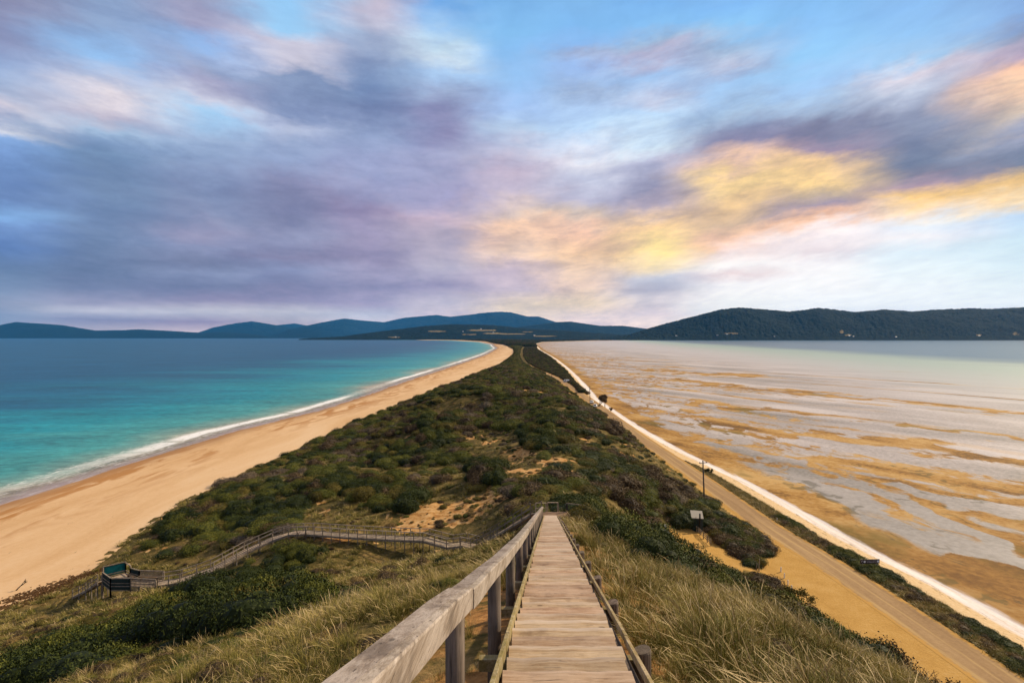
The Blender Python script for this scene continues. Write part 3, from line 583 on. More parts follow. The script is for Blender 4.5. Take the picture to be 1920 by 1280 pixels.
M['grass'] = mat('grass_blade', m_grass((0.042,0.038,0.008),(0.12,0.118,0.021),(0.29,0.24,0.052),(0.58,0.42,0.13)), 0.2)
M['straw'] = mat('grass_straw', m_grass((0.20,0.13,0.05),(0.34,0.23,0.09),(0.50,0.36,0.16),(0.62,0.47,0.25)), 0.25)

# ------------------------------------------------------------------ ground sheet (polar grid round the camera)
NA, NR = 1000, 900
shL = lambda Y: np.maximum(xsh(Y)-8.6, xrr(Y)+0.9)
ang = np.concatenate([np.linspace(-180, -56, 14)[:-1], np.linspace(-56, 50, NA), np.linspace(50, 180, 14)[1:]])
rad = np.exp(np.linspace(math.log(0.6), math.log(9000), NR)); rad[0] = 0.02
AA, RR = np.meshgrid(np.radians(ang), rad, indexing='ij')
GX = RR*np.sin(AA); GY = RR*np.cos(AA)
GZ = ground_z(GX, GY)
yy = np.clip(GY, 5, 7000)
_v, _l, _rr, _s = xv(yy), xrl(yy), xrr(yy), xsh(yy)
beyond = GY > 6900
# the sheet dips under the beach, the road and the flats, which are sheets of their own
dip = np.maximum.reduce([sstep(_v-GX, 1.0, 3.0), sstep(GX, shL(yy)+0.2, shL(yy)+1.6), sstep(GX, _l+0.6, _l+1.4)*sstep(_rr-GX, 0.6, 1.4)*(GY > 15)])
GZ2 = GZ-0.45*dip
GZ2 = np.where((dip > 0.5) & ((GX < _v-4) | (GX > _s-4)), np.minimum(GZ2, GZ-0.9), GZ2)
PX, PY = topx(GX, np.maximum(GY, 0.5), GZ)
sand = sandy(GX, GY)
bare = np.zeros(GX.shape)
lotL = lambda Y: np.interp(Y, [0, 45, 58, 66, 74, 80, 84, 88, 95], [37, 37, 36.5, 37, 37.5, 37.5, 39.5, 43, 44.5])
bare = np.where((GY < 95) & (GX > lotL(GY)) & (GX < _rr+0.8), 1.0, bare)
bare = np.where((GY >= 95) & (GY < 640) & (GX > _l-1.2) & (GX < _rr+0.8), 1.0, bare)
bare = np.where((GY > 60) & (GY < 110) & inpoly(PX, PY, V_BARE[0]), 1.0, bare)
nearm = sstep(2.6-np.abs(GX-xc_(GY)), 0, 1.6)*(GY < 52)
me = grid_mesh('ground', np.stack([GX, GY, GZ2], -1).reshape(-1, 3), len(ang), NR, {'sand': sand, 'bare': bare, 'near': nearm}, mat=M['ground'])
tag(link(bpy.data.objects.new('ground', me)), kind='structure')

def strip(name, fl, fr, Y0, Y1, nv, nu, material, dz, attrs, log=True, upow=1.0):
    Ys = np.exp(np.linspace(math.log(Y0), math.log(Y1), nv)) if log else np.linspace(Y0, Y1, nv)
    u = np.linspace(0, 1, nu)**upow
    U, YY = np.meshgrid(u, Ys, indexing='ij')
    XX = fl(YY)*(1-U)+fr(YY)*U
    ZZ = ground_z(XX, YY)+dz
    at = {k: f(XX, YY, U) for k, f in attrs.items()}
    me = grid_mesh(name, np.stack([XX, YY, ZZ], -1).reshape(-1, 3), nu, nv, at, mat=material)
    return tag(link(bpy.data.objects.new(name, me)), kind='structure')
strip('beach', lambda Y: xw(Y)-30, lambda Y: xv(Y)+0.4, 12, 7000, 700, 60, M['beach'], 0.0, {'shore': lambda X, Y, U: X-xw(Y)})
strip('shore', lambda Y: shL(Y), lambda Y: xsh(Y)+1.0, 25, 6200, 500, 16, M['shore'], 0.02, {'s': lambda X, Y, U: X-xsh(Y)})
strip('road', lambda Y: xrl(Y)-0.3, lambda Y: xrr(Y)+0.3, 30, 690, 500, 10, M['road'], 0.02, {'u': lambda X, Y, U: U})
def line_w(px, py, pts, h, soft=25):
    xs = [p[0] for p in pts]; ys = [p[1] for p in pts]; ly = np.interp(px, xs, ys)
    hh = np.interp(px, [xs[0], xs[-1]], [h*0.7, h*1.2]) if not hasattr(h, '__len__') else np.interp(px, xs, h)
    return np.exp(-((py-ly)/hh)**2)*sstep(px, xs[0]-soft, xs[0]+soft)*sstep(-px, -xs[-1]-soft-400*(xs[-1] > 1900), -xs[-1]+soft)
F_OCHRE = [([(1150,770),(1290,845),(1400,897),(1480,930),(1604,972)], [7,8,8,12,10]),([(1560,985),(1640,1012),(1760,1062),(1920,1100),(2200,1180)], [5,10,18,40,80]),([(1640,1050),(1780,1110),(1920,1190),(2200,1300)], [8,20,40,60]),
 ([(1530,858),(1640,876),(1760,892),(1920,916),(2200,960)], 9),([(1612,893),(1780,918),(1920,940),(2200,985)], 5),([(1300,752),(1399,764),(1655,790),(1920,824),(2200,860)], 3.5),([(1330,792),(1463,809),(1740,836),(1920,868),(2200,910)], 6),
 ([(1705,928),(1826,984),(1920,1040),(2200,1180)], 9),([(1850,968),(1900,985),(1960,1000)], 14),([(1180,700),(1420,728),(1773,759),(1920,776)], 2.0),([(1200,692),(1300,700),(1430,704)], 2.0),([(1150,745),(1230,800),(1330,850),(1400,868)], 3)]
F_WET = [([(1480,890),(1520,905),(1590,937),(1655,973),(1730,1012),(1912,1062)], [4,8,14,16,14,10]),([(1570,893),(1698,946),(1826,995),(1900,1050)], 8),([(1668,903),(1783,935),(1912,962)], 7),([(1480,826),(1600,842),(1700,856),(1920,888),(2200,935)], 7),([(1331,775),(1570,797),(1750,816),(1920,846),(2200,890)], 6),
 ([(1310,830),(1400,850),(1500,868)], 5),([(1240,790),(1330,815),(1400,822)], 4),([(1250,735),(1500,762),(1920,800)], 8)]
F_DARK = [([(1425,882),(1470,892),(1530,914),(1600,955),(1625,975)], [3,5,5,5,3]),([(1640,985),(1720,1008),(1800,1036)], [3,5,4]),([(1715,925),(1826,978),(1920,1032),(2100,1100)], 4),([(1612,897),(1780,922),(1920,944)], 2.5),([(1300,806),(1350,830),(1380,848)], 3),([(1560,905),(1640,925),(1700,942)], 2.5),([(1700,1070),(1800,1095),(1900,1120)], 6),([(1560,862),(1760,893),(1920,917)], 2.0)]
def flat_sheet(name, fl, fr, Y0, Y1, nv, nu, upow, z):
    Ys = np.exp(np.linspace(math.log(Y0), math.log(Y1), nv)); u = np.linspace(0, 1, nu)**upow
    U, YY = np.meshgrid(u, Ys, indexing='ij'); XX = fl(YY)*(1-U)+fr(YY)*U
    ZZ = z+0*XX
    s = XX-xsh(YY); bl = (XX-(1000+0.15*YY))/400
    px, py = topx(XX, YY, ZZ); feat = np.zeros(XX.shape); dk = np.zeros(XX.shape)
    wx = (fbm(XX/14, YY/14, 201, 3)-0.5)*26; wy = (fbm(XX/14, YY/14, 203, 3)-0.5)*0.30*np.maximum(py-640, 5)**0.62*3
    for p_, h_ in F_OCHRE: feat = np.maximum(feat, line_w(px+wx, py+wy, p_, h_))
    ft = np.zeros(XX.shape)
    for p_, h_ in F_WET: ft = np.maximum(ft, line_w(px+wx, py+wy, p_, h_))
    wx2 = wx+(fbm(XX/3.5, YY/3.5, 211, 3)-0.5)*22; wy2 = wy*1.2+(fbm(XX/3.5, YY/3.5, 213, 3)-0.5)*0.12*np.maximum(py-640, 5)
    for p_, h_ in F_DARK: dk = np.maximum(dk, line_w(px+wx2, py+wy2, p_, np.array(h_)*1.5 if hasattr(h_, '__len__') else h_*1.6, 12)*np.clip(fbm(XX/6, YY/6, 217, 2)*2.6-0.5, 0.1, 1))
    me = grid_mesh(name, np.stack([XX, YY, ZZ], -1).reshape(-1, 3), nu, nv, {'s': s, 'blue': bl, 'feat': feat-ft, 'dk': dk}, mat=M['flat'])
    return tag(link(bpy.data.objects.new(name, me)), kind='structure')
bedge = lambda Y: 1000+0.15*Y-560
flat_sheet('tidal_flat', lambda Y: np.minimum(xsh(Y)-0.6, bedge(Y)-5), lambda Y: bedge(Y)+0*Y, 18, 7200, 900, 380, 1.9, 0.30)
flat_sheet('bay_water', bedge, lambda Y: 12000+0*Y, 18, 9500, 160, 60, 1.6, 0.30)
# sea on the left
Ys = np.exp(np.linspace(math.log(12), math.log(30000), 420)); u = np.linspace(0, 1, 140)**2.6
U, YY = np.meshgrid(u, Ys, indexing='ij'); sx = xw(np.minimum(YY, 7200))+14
sx = np.where(YY > 7200, sx-(YY-7200)*0.5, sx)
XX = sx*(1-U)+(-30000.0)*U
off = (sx-14-XX)*np.where(YY > 2500, 1, 1)
sea_me = grid_mesh('sea', np.stack([XX, YY, 0.0*XX], -1).reshape(-1, 3), 140, 420, {'off': off, 'brk': np.interp(YY, [80, 125, 150, 178, 200, 335, 352, 395, 430, 470, 600, 640, 700, 800, 1200, 1500, 2500, 6000], [.15, .2, .25, .8, 1, 1, .25, .15, .2, 1, 1, .4, .5, 1, .9, .7, .9, .7])}, mat=M['sea'])
# the water climbs a few centimetres up the sand in the wash
co = np.stack([XX, YY, np.where(off < 0, ground_z(XX, np.minimum(YY, 7200))*1.0+0.05, 0.0)], -1)
co[..., 2] = np.where(off < 0, np.clip(co[..., 2], 0.0, 0.9), 0.0)
sea_me.vertices.foreach_set('co', co.astype(np.float32).ravel()); sea_me.update()
tag(link(bpy.data.objects.new('sea', sea_me)), kind='structure')

# ------------------------------------------------------------------ hills
def m_hill(t, p, b):
    n = t.noise(p, 0.010, 6, 0.7); f = t.noise(p, 0.035, 5, 0.7); pas = t.attr('pasture').outputs['Fac']
    c = t.ramp(t.m('ADD', t.m('MULTIPLY', n, 0.5), t.m('MULTIPLY', f, 0.5)), [(0.36,(0.003,0.008,0.007)),(0.5,(0.008,0.017,0.013)),(0.64,(0.022,0.034,0.020))])
    m = t.ss(t.m('ADD', pas, t.m('MULTIPLY', t.m('SUBTRACT', n, 0.5), 1.6)), 0.5, 0.6)
    c = t.mix(m, c, t.ramp(f, [(0.35,(0.16,0.13,0.055)),(0.65,(0.32,0.23,0.12))]))
    return {'Base Color': c, 'Roughness': 0.95, 'Normal': bump(t, f, 0.9, 14)}
M['hill'] = mat('forest_hill', m_hill, 0.05)
def hill(name, pts, Zr, Zb, seed, pastures=(), rough=10, x0=None, x1=None, cols=700, gully=0.16, tail=0.35):
    xs = np.array([p[0] for p in pts], float); ys = np.array([p[1] for p in pts], float)
    px = np.linspace(xs[0], xs[-1], cols); y = np.interp(px, xs, ys); k = np.hanning(9); k /= k.sum()
    y = np.convolve(np.pad(y, 4, mode='edge'), k, 'valid')
    H = CAMZ+(632-y)/1000*Zr; rows = 70
    v = np.linspace(0, 1+tail, rows)
    PXg, V = np.meshgrid(px, v, indexing='ij')
    Zd = Zb+(Zr-Zb)*V
    prof = np.where(V <= 1, np.sin(np.clip(V, 0, 1)*np.pi/2)**1.15, np.cos((V-1)/max(tail, .01)*np.pi/2*0.9))
    Xg = (PXg-960)/1000*Zd
    Hh = H[:, None]*prof
    n = fbm(Xg/900+seed, Zd/900, seed, 5, 0.55)-0.5
    Hh = Hh*(1+n*gully*4*np.clip(prof*(1.02-prof)*4, 0, 1))
    Hh = Hh+(fbm(Xg/28, Zd/28, seed+3, 2)-0.35)*rough*np.clip(V*12, 0, 1)
    Hh = np.where(V < 0.001, -2, Hh)
    pas = np.zeros(Xg.shape)
    pyy = 632+1000*(CAMZ-Hh)/Zd
    for a, bb, wx, wy in pastures: pas = np.maximum(pas, np.exp(-(((PXg-a)/wx)**2+((pyy-bb)/wy)**2)))
    me = grid_mesh(name, np.stack([Xg, Zd, Hh], -1).reshape(-1, 3), cols, rows, {'pasture': pas}, mat=M['hill'])
    return tag(link(bpy.data.objects.new(name, me)), kind='structure')
def hill_z(pts, px, y): return None
RH = [(1120,636),(1180,628),(1215,617),(1270,602),(1310,592),(1350,582),(1385,577.5),(1425,581),(1480,586),(1535,580),(1605,586),(1660,581),(1710,585),(1760,581),(1820,579),(1860,581),(1920,578),(2050,584),(2300,590),(2600,600)]
hill('hills', RH, 7900, 6400, 4, [(1372,625,18,1.8),(1590,628,9,2.0),(1578,622,4,4),(1835,628,10,1.6),(1905,625,8,3),(1680,632,6,1.4)], 30, cols=1500)
hill('hills', [(-900,600),(-500,598),(-200,604),(0,610),(30,604),(60,605.5),(120,610),(180,620),(230,619),(262,617.5),(330,621),(380,624),(420,623),(470,626),(520,634)], 20000, 17000, 11, rough=18)
hill('hills', [(300,640),(370,624),(400,614),(440,606.5),(472,602),(500,606.5),(530,612),(580,618),(640,624),(720,640)], 26000, 22000, 15, rough=18)
hill('hills', [(480,616),(510,611),(552,606.5),(580,611),(640,622)], 30000, 27500, 19, rough=18)
hill('hills', [(480,640),(540,618),(600,605.5),(645,597.5),(680,601),(720,605),(760,596),(820,591),(845,594),(880,590),(940,584.5),(960,586),(990,594),(1010,594),(1045,605),(1100,620),(1200,640)], 22500, 18000, 23, rough=18, cols=900)
hill('hills', [(900,630),(980,612),(1045,604.5),(1070,603),(1125,611),(1170,611),(1215,617),(1260,622),(1400,640)], 14500, 11500, 29, [(1060,625,24,1.5)], 14)
hill('hills', [(560,636),(640,631),(700,623),(750,617),(800,611),(850,608.5),(925,610),(980,616),(1050,620),(1120,625),(1200,630),(1300,636)], 9000, 7300, 37, [(905,619,36,2.0),(925,625,30,1.6),(820,621,24,1.6),(880,627,20,1.5),(960,626,30,1.3),(740,632,16,1.2),(1020,630,26,1.2),(990,622,14,1)], 14, cols=900)

# ------------------------------------------------------------------ vegetation prototypes
def shrub_mesh(name, seed, material, nleaf=1900, leaf=0.075, hgt=0.72, lobes=9, twiggy=0.0, core=0.80):
    r = np.random.default_rng(seed); mb = MB(); L = []
    for i in range(lobes):
        a = r.uniform(0, 2*math.pi); d = r.uniform(0.15, 0.62) if i else 0; rr_ = r.uniform(0.30, 0.50) if i else 0.6
        L.append((d*math.cos(a), d*math.sin(a), hgt*r.uniform(0.30, 0.62)*(1-0.35*d), rr_, rr_*r.uniform(0.62, 0.85)))
    for (x, y, z, a, c) in L:      # inner mass
        vs = []; fs = []; nu_, nv_ = 8, 5
        for j in range(nv_+1):
            ph = math.pi*j/nv_
            for i in range(nu_):
                th = 2*math.pi*i/nu_; vs.append((x+a*core*math.sin(ph)*math.cos(th)*r.uniform(.85,1.1), y+a*core*math.sin(ph)*math.sin(th)*r.uniform(.85,1.1), z+c*core*math.cos(ph)))
        for j in range(nv_):
            for i in range(nu_): fs.append((j*nu_+i, j*nu_+(i+1)%nu_, (j+1)*nu_+(i+1)%nu_, (j+1)*nu_+i))
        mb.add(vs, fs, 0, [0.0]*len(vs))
    k = 0
    while k < nleaf:
        x, y, z, a, c = L[r.integers(len(L))]
        n = r.normal(size=3); n /= np.linalg.norm(n)
        if n[2] < -0.35: continue
        q = 1+r.normal()*0.07+r.random()*0.07
        p = np.array([x+n[0]*a*q, y+n[1]*a*q, z+n[2]*c*q])
        if p[2] < -0.1: continue
        if any(((p[0]-l[0])/l[3])**2+((p[1]-l[1])/l[3])**2+((p[2]-l[2])/l[4])**2 < 0.62 for l in L): k += 0.3; continue
        t1 = np.cross(n, r.normal(size=3)); t1 /= np.linalg.norm(t1)+1e-9; n2 = n+r.normal(size=3)*0.55; t2 = np.cross(n2, t1); t2 /= np.linalg.norm(t2)+1e-9
        s = leaf*r.uniform(0.55, 1.3); w = 0.75 if r.random() > twiggy else 0.12
        up = np.array([0, 0, 0.4]); t1 = t1+n*0.5
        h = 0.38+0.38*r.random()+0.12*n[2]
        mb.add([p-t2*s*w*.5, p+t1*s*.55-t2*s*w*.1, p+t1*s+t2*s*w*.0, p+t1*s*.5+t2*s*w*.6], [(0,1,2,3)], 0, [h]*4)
        k += 1
    return mb.mesh(name, material, hattr=True)
PK = {'dark': ['l_dark'], 'green': ['l_green'], 'olive': ['l_olive'], 'brown': ['l_brown'], 'grey': ['l_grey'], 'tan': ['l_tan']}
protos = []; pkind = []
for kd, nvar in (('dark', 3), ('green', 3), ('olive', 2), ('brown', 3), ('grey', 2), ('tan', 2)):
    for i in range(nvar):
        tw = {'brown': 0.45, 'grey': 0.75, 'tan': 0.6}.get(kd, 0.0)
        protos.append(shrub_mesh('shrub', 100+len(protos)*7, M[PK[kd][0]], 3600, 0.058 if tw == 0 else 0.09, 0.72 if kd != 'tan' else 0.5, 9+i, tw)); pkind.append(kd)
KI = {k: [i for i, a in enumerate(pkind) if a == k] for k in PK}

def tuft_mesh(name, seed, nb, hgt, spread, wid, straw=0.10, lean=(-0.35, 0.08)):
    r = np.random.default_rng(seed); mb = MB()
    for i in range(nb):
        a = r.uniform(0, 2*math.pi); d = abs(r.normal())*spread*0.45; x, y = d*math.cos(a), d*math.sin(a)
        st = r.random() < straw; hh = hgt*r.uniform(0.55, 1.05)*(1.25 if st else 1.0); ln = np.array([lean[0], lean[1]])*r.uniform(0.2, 1.7)+np.array([math.cos(a), math.sin(a)])*r.uniform(0.1, 1.1)+r.normal(size=2)*0.22
        w = wid*r.uniform(0.7, 1.3); sa = r.uniform(0, math.pi); sv = np.array([math.cos(sa), math.sin(sa), 0])*w/2
        nseg = 4; V = []; Hs = []
        hb = r.uniform(-0.12, 0.12)
        for k in range(nseg+1):
            u_ = k/nseg; b_ = u_**1.9
            c = np.array([x+ln[0]*hh*b_*0.75, y+ln[1]*hh*b_*0.75, hh*(u_-0.28*b_*u_*np.hypot(*ln))])
            wk = (1-u_**2*0.88)
            if st: wk = 0.35 if u_ < 0.7 else (1.6 if u_ < 0.9 else 0.5)
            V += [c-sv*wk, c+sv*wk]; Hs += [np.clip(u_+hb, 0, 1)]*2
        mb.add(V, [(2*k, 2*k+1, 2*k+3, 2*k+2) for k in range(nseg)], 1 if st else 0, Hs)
    return mb.mesh(name, [M['grass'], M['straw']], hattr=True)
tufts = [tuft_mesh('tuft', 500+i, 85, [0.52,0.42,0.60,0.34][i % 4], [0.34,0.45,0.30,0.55][i % 4], 0.0075, [0.10,0.16,0.07,0.20][i % 4]) for i in range(5)]
tufts_far = [tuft_mesh('tuft', 600+i, 60, 0.6, 0.55, 0.022, 0.10) for i in range(3)]

def scatter(name, meshes, P_, rot, scl, idx, label=None, cat=None, kind='stuff', group=None):
    coll = bpy.data.collections.new(name+'_kinds')
    for i, m in enumerate(meshes):
        o = bpy.data.objects.new('%s_kind.%03d' % (name, i), m); coll.objects.link(o)
    n = len(P_); me = bpy.data.meshes.new(name); me.vertices.add(n); me.vertices.foreach_set('co', P_.astype(np.float32).ravel())
    a = me.attributes.new('rot', 'FLOAT_VECTOR', 'POINT'); a.data.foreach_set('vector', rot.astype(np.float32).ravel())
    a = me.attributes.new('scl', 'FLOAT_VECTOR', 'POINT'); a.data.foreach_set('vector', scl.astype(np.float32).ravel())
    a = me.attributes.new('idx', 'INT', 'POINT'); a.data.foreach_set('value', idx.astype(np.int32))
    me.update()
    o = link(bpy.data.objects.new(name, me)); tag(o, label, cat, group, kind)
    ng = bpy.data.node_groups.new(name+'_scatter', 'GeometryNodeTree')
    ng.interface.new_socket('Geometry', in_out='INPUT', socket_type='NodeSocketGeometry'); ng.interface.new_socket('Geometry', in_out='OUTPUT', socket_type='NodeSocketGeometry')
    t = NT(ng); gi = t.n('NodeGroupInput'); go = t.n('NodeGroupOutput')
    ci = t.n('GeometryNodeCollectionInfo', {'Separate Children': True, 'Reset Children': True}); ci.inputs['Collection'].default_value = coll
    def na(nm, dt): 
        x = t.n('GeometryNodeInputNamedAttribute', data_type=dt); x.inputs[0].default_value = nm; return [s for s in x.outputs if s.enabled][0]
    ip = t.n('GeometryNodeInstanceOnPoints', {'Points': gi.outputs[0], 'Instance': ci.outputs[0], 'Pick Instance': True, 'Instance Index': na('idx', 'INT'), 'Rotation': na('rot', 'FLOAT_VECTOR'), 'Scale': na('scl', 'FLOAT_VECTOR')})
    ng.links.new(ip.outputs[0], go.inputs[0])
    md = o.modifiers.new('scatter', 'NODES'); md.node_group = ng
    return o

# ---- shrubs: sample candidates over the dune
def samp(Y0, Y1, n, fl=None, fr=None):
    Y = np.exp(rng.uniform(math.log(Y0), math.log(Y1), n)) if Y0 > 300 else rng.uniform(Y0, Y1, n)
    a = fl(Y) if fl else xv(Y)+1.0; b = fr(Y) if fr else xrl(Y)-2.2
    return rng.uniform(0, 1, n)*(b-a)+a, Y
S = []   # x, y, z, radius, zscale, kind
def put(x, y, r, zs, kind, sink=0.12):
    z = ground_z(x, y); 
    for i in range(len(x)): S.append((x[i], y[i], z[i]-sink*r[i], r[i], zs[i], kind[i]))
def kinds(n, probs):
    ks = list(probs); p = np.array([probs[k] for k in ks], float); p /= p.sum(); return np.array(ks, dtype=object)[rng.choice(len(ks), n, p=p)]
walkline = np.array([(2.6,51),(-1,56.5),(-5,62),(-20.7,69),(-27,72),(-33.5,74.5),(-36.5,70),(-38.8,66.4),(-42.6,65),(-50.6,66),(-57,69)])
def dist_walk(x, y):
    d = np.full(np.shape(x), 1e9)
    for a, b in zip(walkline[:-1], walkline[1:]):
        ab = b-a; t = np.clip(((x-a[0])*ab[0]+(y-a[1])*ab[1])/(ab@ab), 0, 1); d = np.minimum(d, np.hypot(x-a[0]-t*ab[0], y-a[1]-t*ab[1]))
    return d
def lotl(Y): return np.where(Y < 95, lotL(Y)-0.6, xrl(Y)-2.0)
# dark green dense patches
x, y = samp(24, 66, 26000, lambda Y: -0.98*Y-8, lambda Y: 45+0*Y); z = ground_z(x, y); px, py = topx(x, y, z+0.5)
for pi_, pol in enumerate(V_DARK):
    dens = 0.55
    k = inpoly(px, py, pol) & (x < lotl(y)-0.5) & (dist_walk(x, y) > 1.6)
    k &= (rng.random(len(x)) < 0.075)
    if pi_ == 2: k &= rng.random(len(x)) < 0.8
    n = k.sum(); r = (0.9+1.7*rng.random(n)**1.5)*(0.65 if pi_ == 1 else 1.0)
    put(x[k], y[k], r, rng.uniform(0.85, 1.5, n), kinds(n, {'dark': 6, 'green': 1.6, 'olive': .5}), 0.14)
# shrubs right slope and lower right
x, y = samp(24, 100, 26000, lambda Y: 4+0*Y, lotl); z = ground_z(x, y); px, py = topx(x, y, z+0.5)
k = (inpoly(px, py, V_MIX[0]) | inpoly(px, py, V_MIX[2]) | ((px > 1250) & (y < 66) & (x > 17+0.0*y) & (z < 17))) & (rng.random(len(x)) < 0.17) & ~inpoly(px, py, V_BARE[0])
n = k.sum(); put(x[k], y[k], rng.uniform(0.9, 1.9, n), rng.uniform(0.8, 1.2, n), kinds(n, {'dark': 3, 'green': 2, 'olive': 2, 'brown': 1.5, 'grey': .6}), 0.2)
# general dune scrub 52..520 m
x, y = samp(52, 520, 52000); sdm = sandy(x, y); z = ground_z(x, y); px, py = topx(x, y, z+0.4)
big = fbm(x/16, y/16, 41, 3); typ = fbm(x/11+50, y/11, 43, 3); gap = fbm(x/8, y/8, 77, 3)
dens = np.clip(0.42+0.9*(big-0.42)*2, 0.2, 0.9)*(1-0.93*sdm)
grassy = ((px < 1000) & (py > 1000) & (y < 78)) | ((px > 560) & (px < 960) & (py > 915) & (py < 1000) & (y < 95)) | ((x < xv(y)+5) & (y < 120))
dens = np.where(grassy, dens*0.22, dens)
dens = np.where((px > 1030) & (px < 1110) & (py > 955) & (py < 1010), dens*0.1, dens)
vz = xv(y)
tre = np.zeros(len(x), bool)
for pol in V_TREE: tre |= inpoly(px, py, pol)
pale = inpoly(px, py, V_PALE)
dens = np.where(tre, 1.0, dens); dens = np.where(pale, 0.25, dens)
hollow = (np.abs(px-945) < 70) & (py > 800) & (py < 880) & ~tre; dens = np.where(hollow, dens*0.5, dens)
k = (rng.random(len(x)) < dens*0.36) & (dist_walk(x, y) > 1.7) & ~inpoly(px, py, V_BARE[0]) & (x < lotl(y)) & (np.hypot(x-32.3, y-93) > 2.4) & ~((np.abs(x-0.347*y) < 1.6) & (y < 93) & (y > 80) & (x < 31.5))
for pol in V_DARK: k &= ~inpoly(px, py, pol)
# keep the view over the path near the hut open
k &= ~((px > 1235) & (px < 1440) & (py > 990) & (py < 1100) & (x < 36) & (y < 86))
n = k.sum(); xx, yy_, tt, bb, gr = x[k], y[k], typ[k], big[k], grassy[k]; tr_ = tre[k]; pl_ = pale[k]; hl_ = hollow[k]
r = np.where(gr, rng.uniform(0.3, 0.7, n), rng.uniform(0.9, 2.5, n)*(0.7+bb*0.9)*(1+0.2*(yy_ > 150)))
r = np.where(tr_, 1.0+1.9*rng.random(n)**1.4, r); r = np.where((yy_ > 115) & (xrl(yy_)-xx < 13), r*0.5, r); r = np.where(pl_ | hl_, rng.uniform(0.5, 1.1, n), r)
kk = np.empty(n, dtype=object); rightside = xx > np.interp(yy_, [50, 100, 300], [9, 12, 26])
u_ = rng.random(n)+ (tt-0.5)*1.6
for i in range(n):
    if tr_[i]: kk[i] = ['dark', 'dark', 'dark', 'dark', 'dark', 'green', 'green', 'green', 'olive', 'brown'][int(rng.integers(10))]
    elif pl_[i]: kk[i] = ['olive', 'tan', 'grey', 'olive'][int(rng.integers(4))]
    elif gr[i]: kk[i] = ['olive', 'tan', 'green', 'brown'][int(rng.integers(4))]
    elif rightside[i] and yy_[i] < 200: kk[i] = 'brown' if u_[i] > 0.62 else ('grey' if u_[i] > 0.52 else ('dark' if u_[i] < 0.22 else ('olive' if u_[i] < 0.36 else 'green')))
    else: kk[i] = 'grey' if u_[i] > 1.0 else ('brown' if u_[i] > 0.80 else ('dark' if u_[i] < 0.22 else ('olive' if u_[i] < 0.44 else 'green')))
put(xx, yy_, r, np.where(tr_, rng.uniform(0.95, 1.4, n), rng.uniform(0.6, 1.05, n)), kk, 0.15)
for a, b, c in ((530,70.0,1.7),(546,68.5,2.1),(564,67.6,1.8),(520,71,1.0),(585,66.5,1.5),(470,66.8,0.9),(352,64.2,1.1)): put(np.array([(a-960)/1000*b]), np.array([b]), np.array([c]), np.array([0.9]), ['green' if a != 548 else 'olive'], 0.1)
# low heath in the grass
x, y = samp(7, 60, 20000, lambda Y: np.maximum(-1.05*Y-6, xv(Y)+1), lotl); z = ground_z(x, y); px, py = topx(x, y, z)
hf = fbm(x/4.5, y/4.5, 58, 3)
k = (np.abs(x-xc_(y)) > 2.2) & (rng.random(len(x)) < np.clip((hf-0.46)*3.2, 0, 1)*np.where(x < 0, 0.95, 0.22)) & (px > -60) & (px < 1960) & (dist_walk(x, y) > 1.2) & (z > 3); n = k.sum()
put(x[k], y[k], (0.20+0.75*rng.random(n)**1.6)*np.clip(y[k]/24, 0.4, 1), rng.uniform(0.55, 1.0, n), kinds(n, {'olive': 4, 'tan': 3, 'green': 2, 'brown': 3, 'dark': 1}), 0.1)
# small tussocks on the sandy ground
x, y = samp(60, 280, 26000, lambda Y: -40+0*Y, lambda Y: 30+0*Y); k = (sandy(x, y) > 0.2) & (rng.random(len(x)) < 0.9*fbm(x/3, y/3, 71, 3)**2*2) & (dist_walk(x, y) > 1.3); n = k.sum()
put(x[k], y[k], 0.15+0.75*rng.random(n)**2.2, rng.uniform(0.4, 1.0, n), kinds(n, {'olive': 3, 'tan': 3, 'brown': 1, 'green': 1}), 0.1)
# far along the neck
x, y = samp(500, 2400, 15000); n = len(x); put(x, y, rng.uniform(1.2, 2.6, n)*(1+y/2500), rng.uniform(0.6, 1.0, n), kinds(n, {'dark': 4, 'green': 3, 'olive': 2, 'brown': 1}), 0.15)
x, y = samp(340, 2400, 6000, lambda Y: xrr(Y)+2, lambda Y: xsh(Y)-9); n = len(x); put(x, y, rng.uniform(1.3, 2.6, n), rng.uniform(0.8, 1.3, n), kinds(n, {'dark': 4, 'brown': 3, 'green': 1}), 0.1)
x, y = samp(2000, 7000, 12000, lambda Y: xv(Y)+3, lambda Y: xsh(Y)-10); n = len(x); put(x, y, rng.uniform(5, 9, n), rng.uniform(1.0, 1.8, n), kinds(n, {'dark': 5, 'brown': 1}), 0.1)
# the verge between the road and the shore
x, y = samp(40, 340, 9000, lambda Y: xrr(Y)+1.2, lambda Y: xsh(Y)-9.0); w_ = xsh(y)-9-xrr(y); vn = fbm(x/5, y/14, 61, 3)
k = (rng.random(len(x)) < np.clip((vn-0.36)*4, 0.15, 1)*0.75) & (w_ > 1.2); x, y = x[k], y[k]; n = len(x)
near_ = y < 105
r = np.where(near_, rng.uniform(0.35, 1.25, n), rng.uniform(0.3, 0.65, n)); r = np.where(near_ & (vn[k] > 0.53), rng.uniform(0.6, 1.6, n), r); r = np.where((y > 250), rng.uniform(0.6, 1.5, n), r)
kk = np.where(vn[k] > 0.50, kinds(n, {'dark': 4, 'green': 2}), kinds(n, {'brown': 3, 'tan': 3, 'olive': 2}))
put(x, y, r, rng.uniform(0.6, 1.0, n), kk, 0.1)
S = [s for s in S if s[1] > 5]
SA = np.array([(s[0], s[1], s[2], s[3], s[4]) for s in S], float); SK = np.array([s[5] for s in S], dtype=object)
SI = np.array([KI[k][rng.integers(len(KI[k]))] for k in SK])
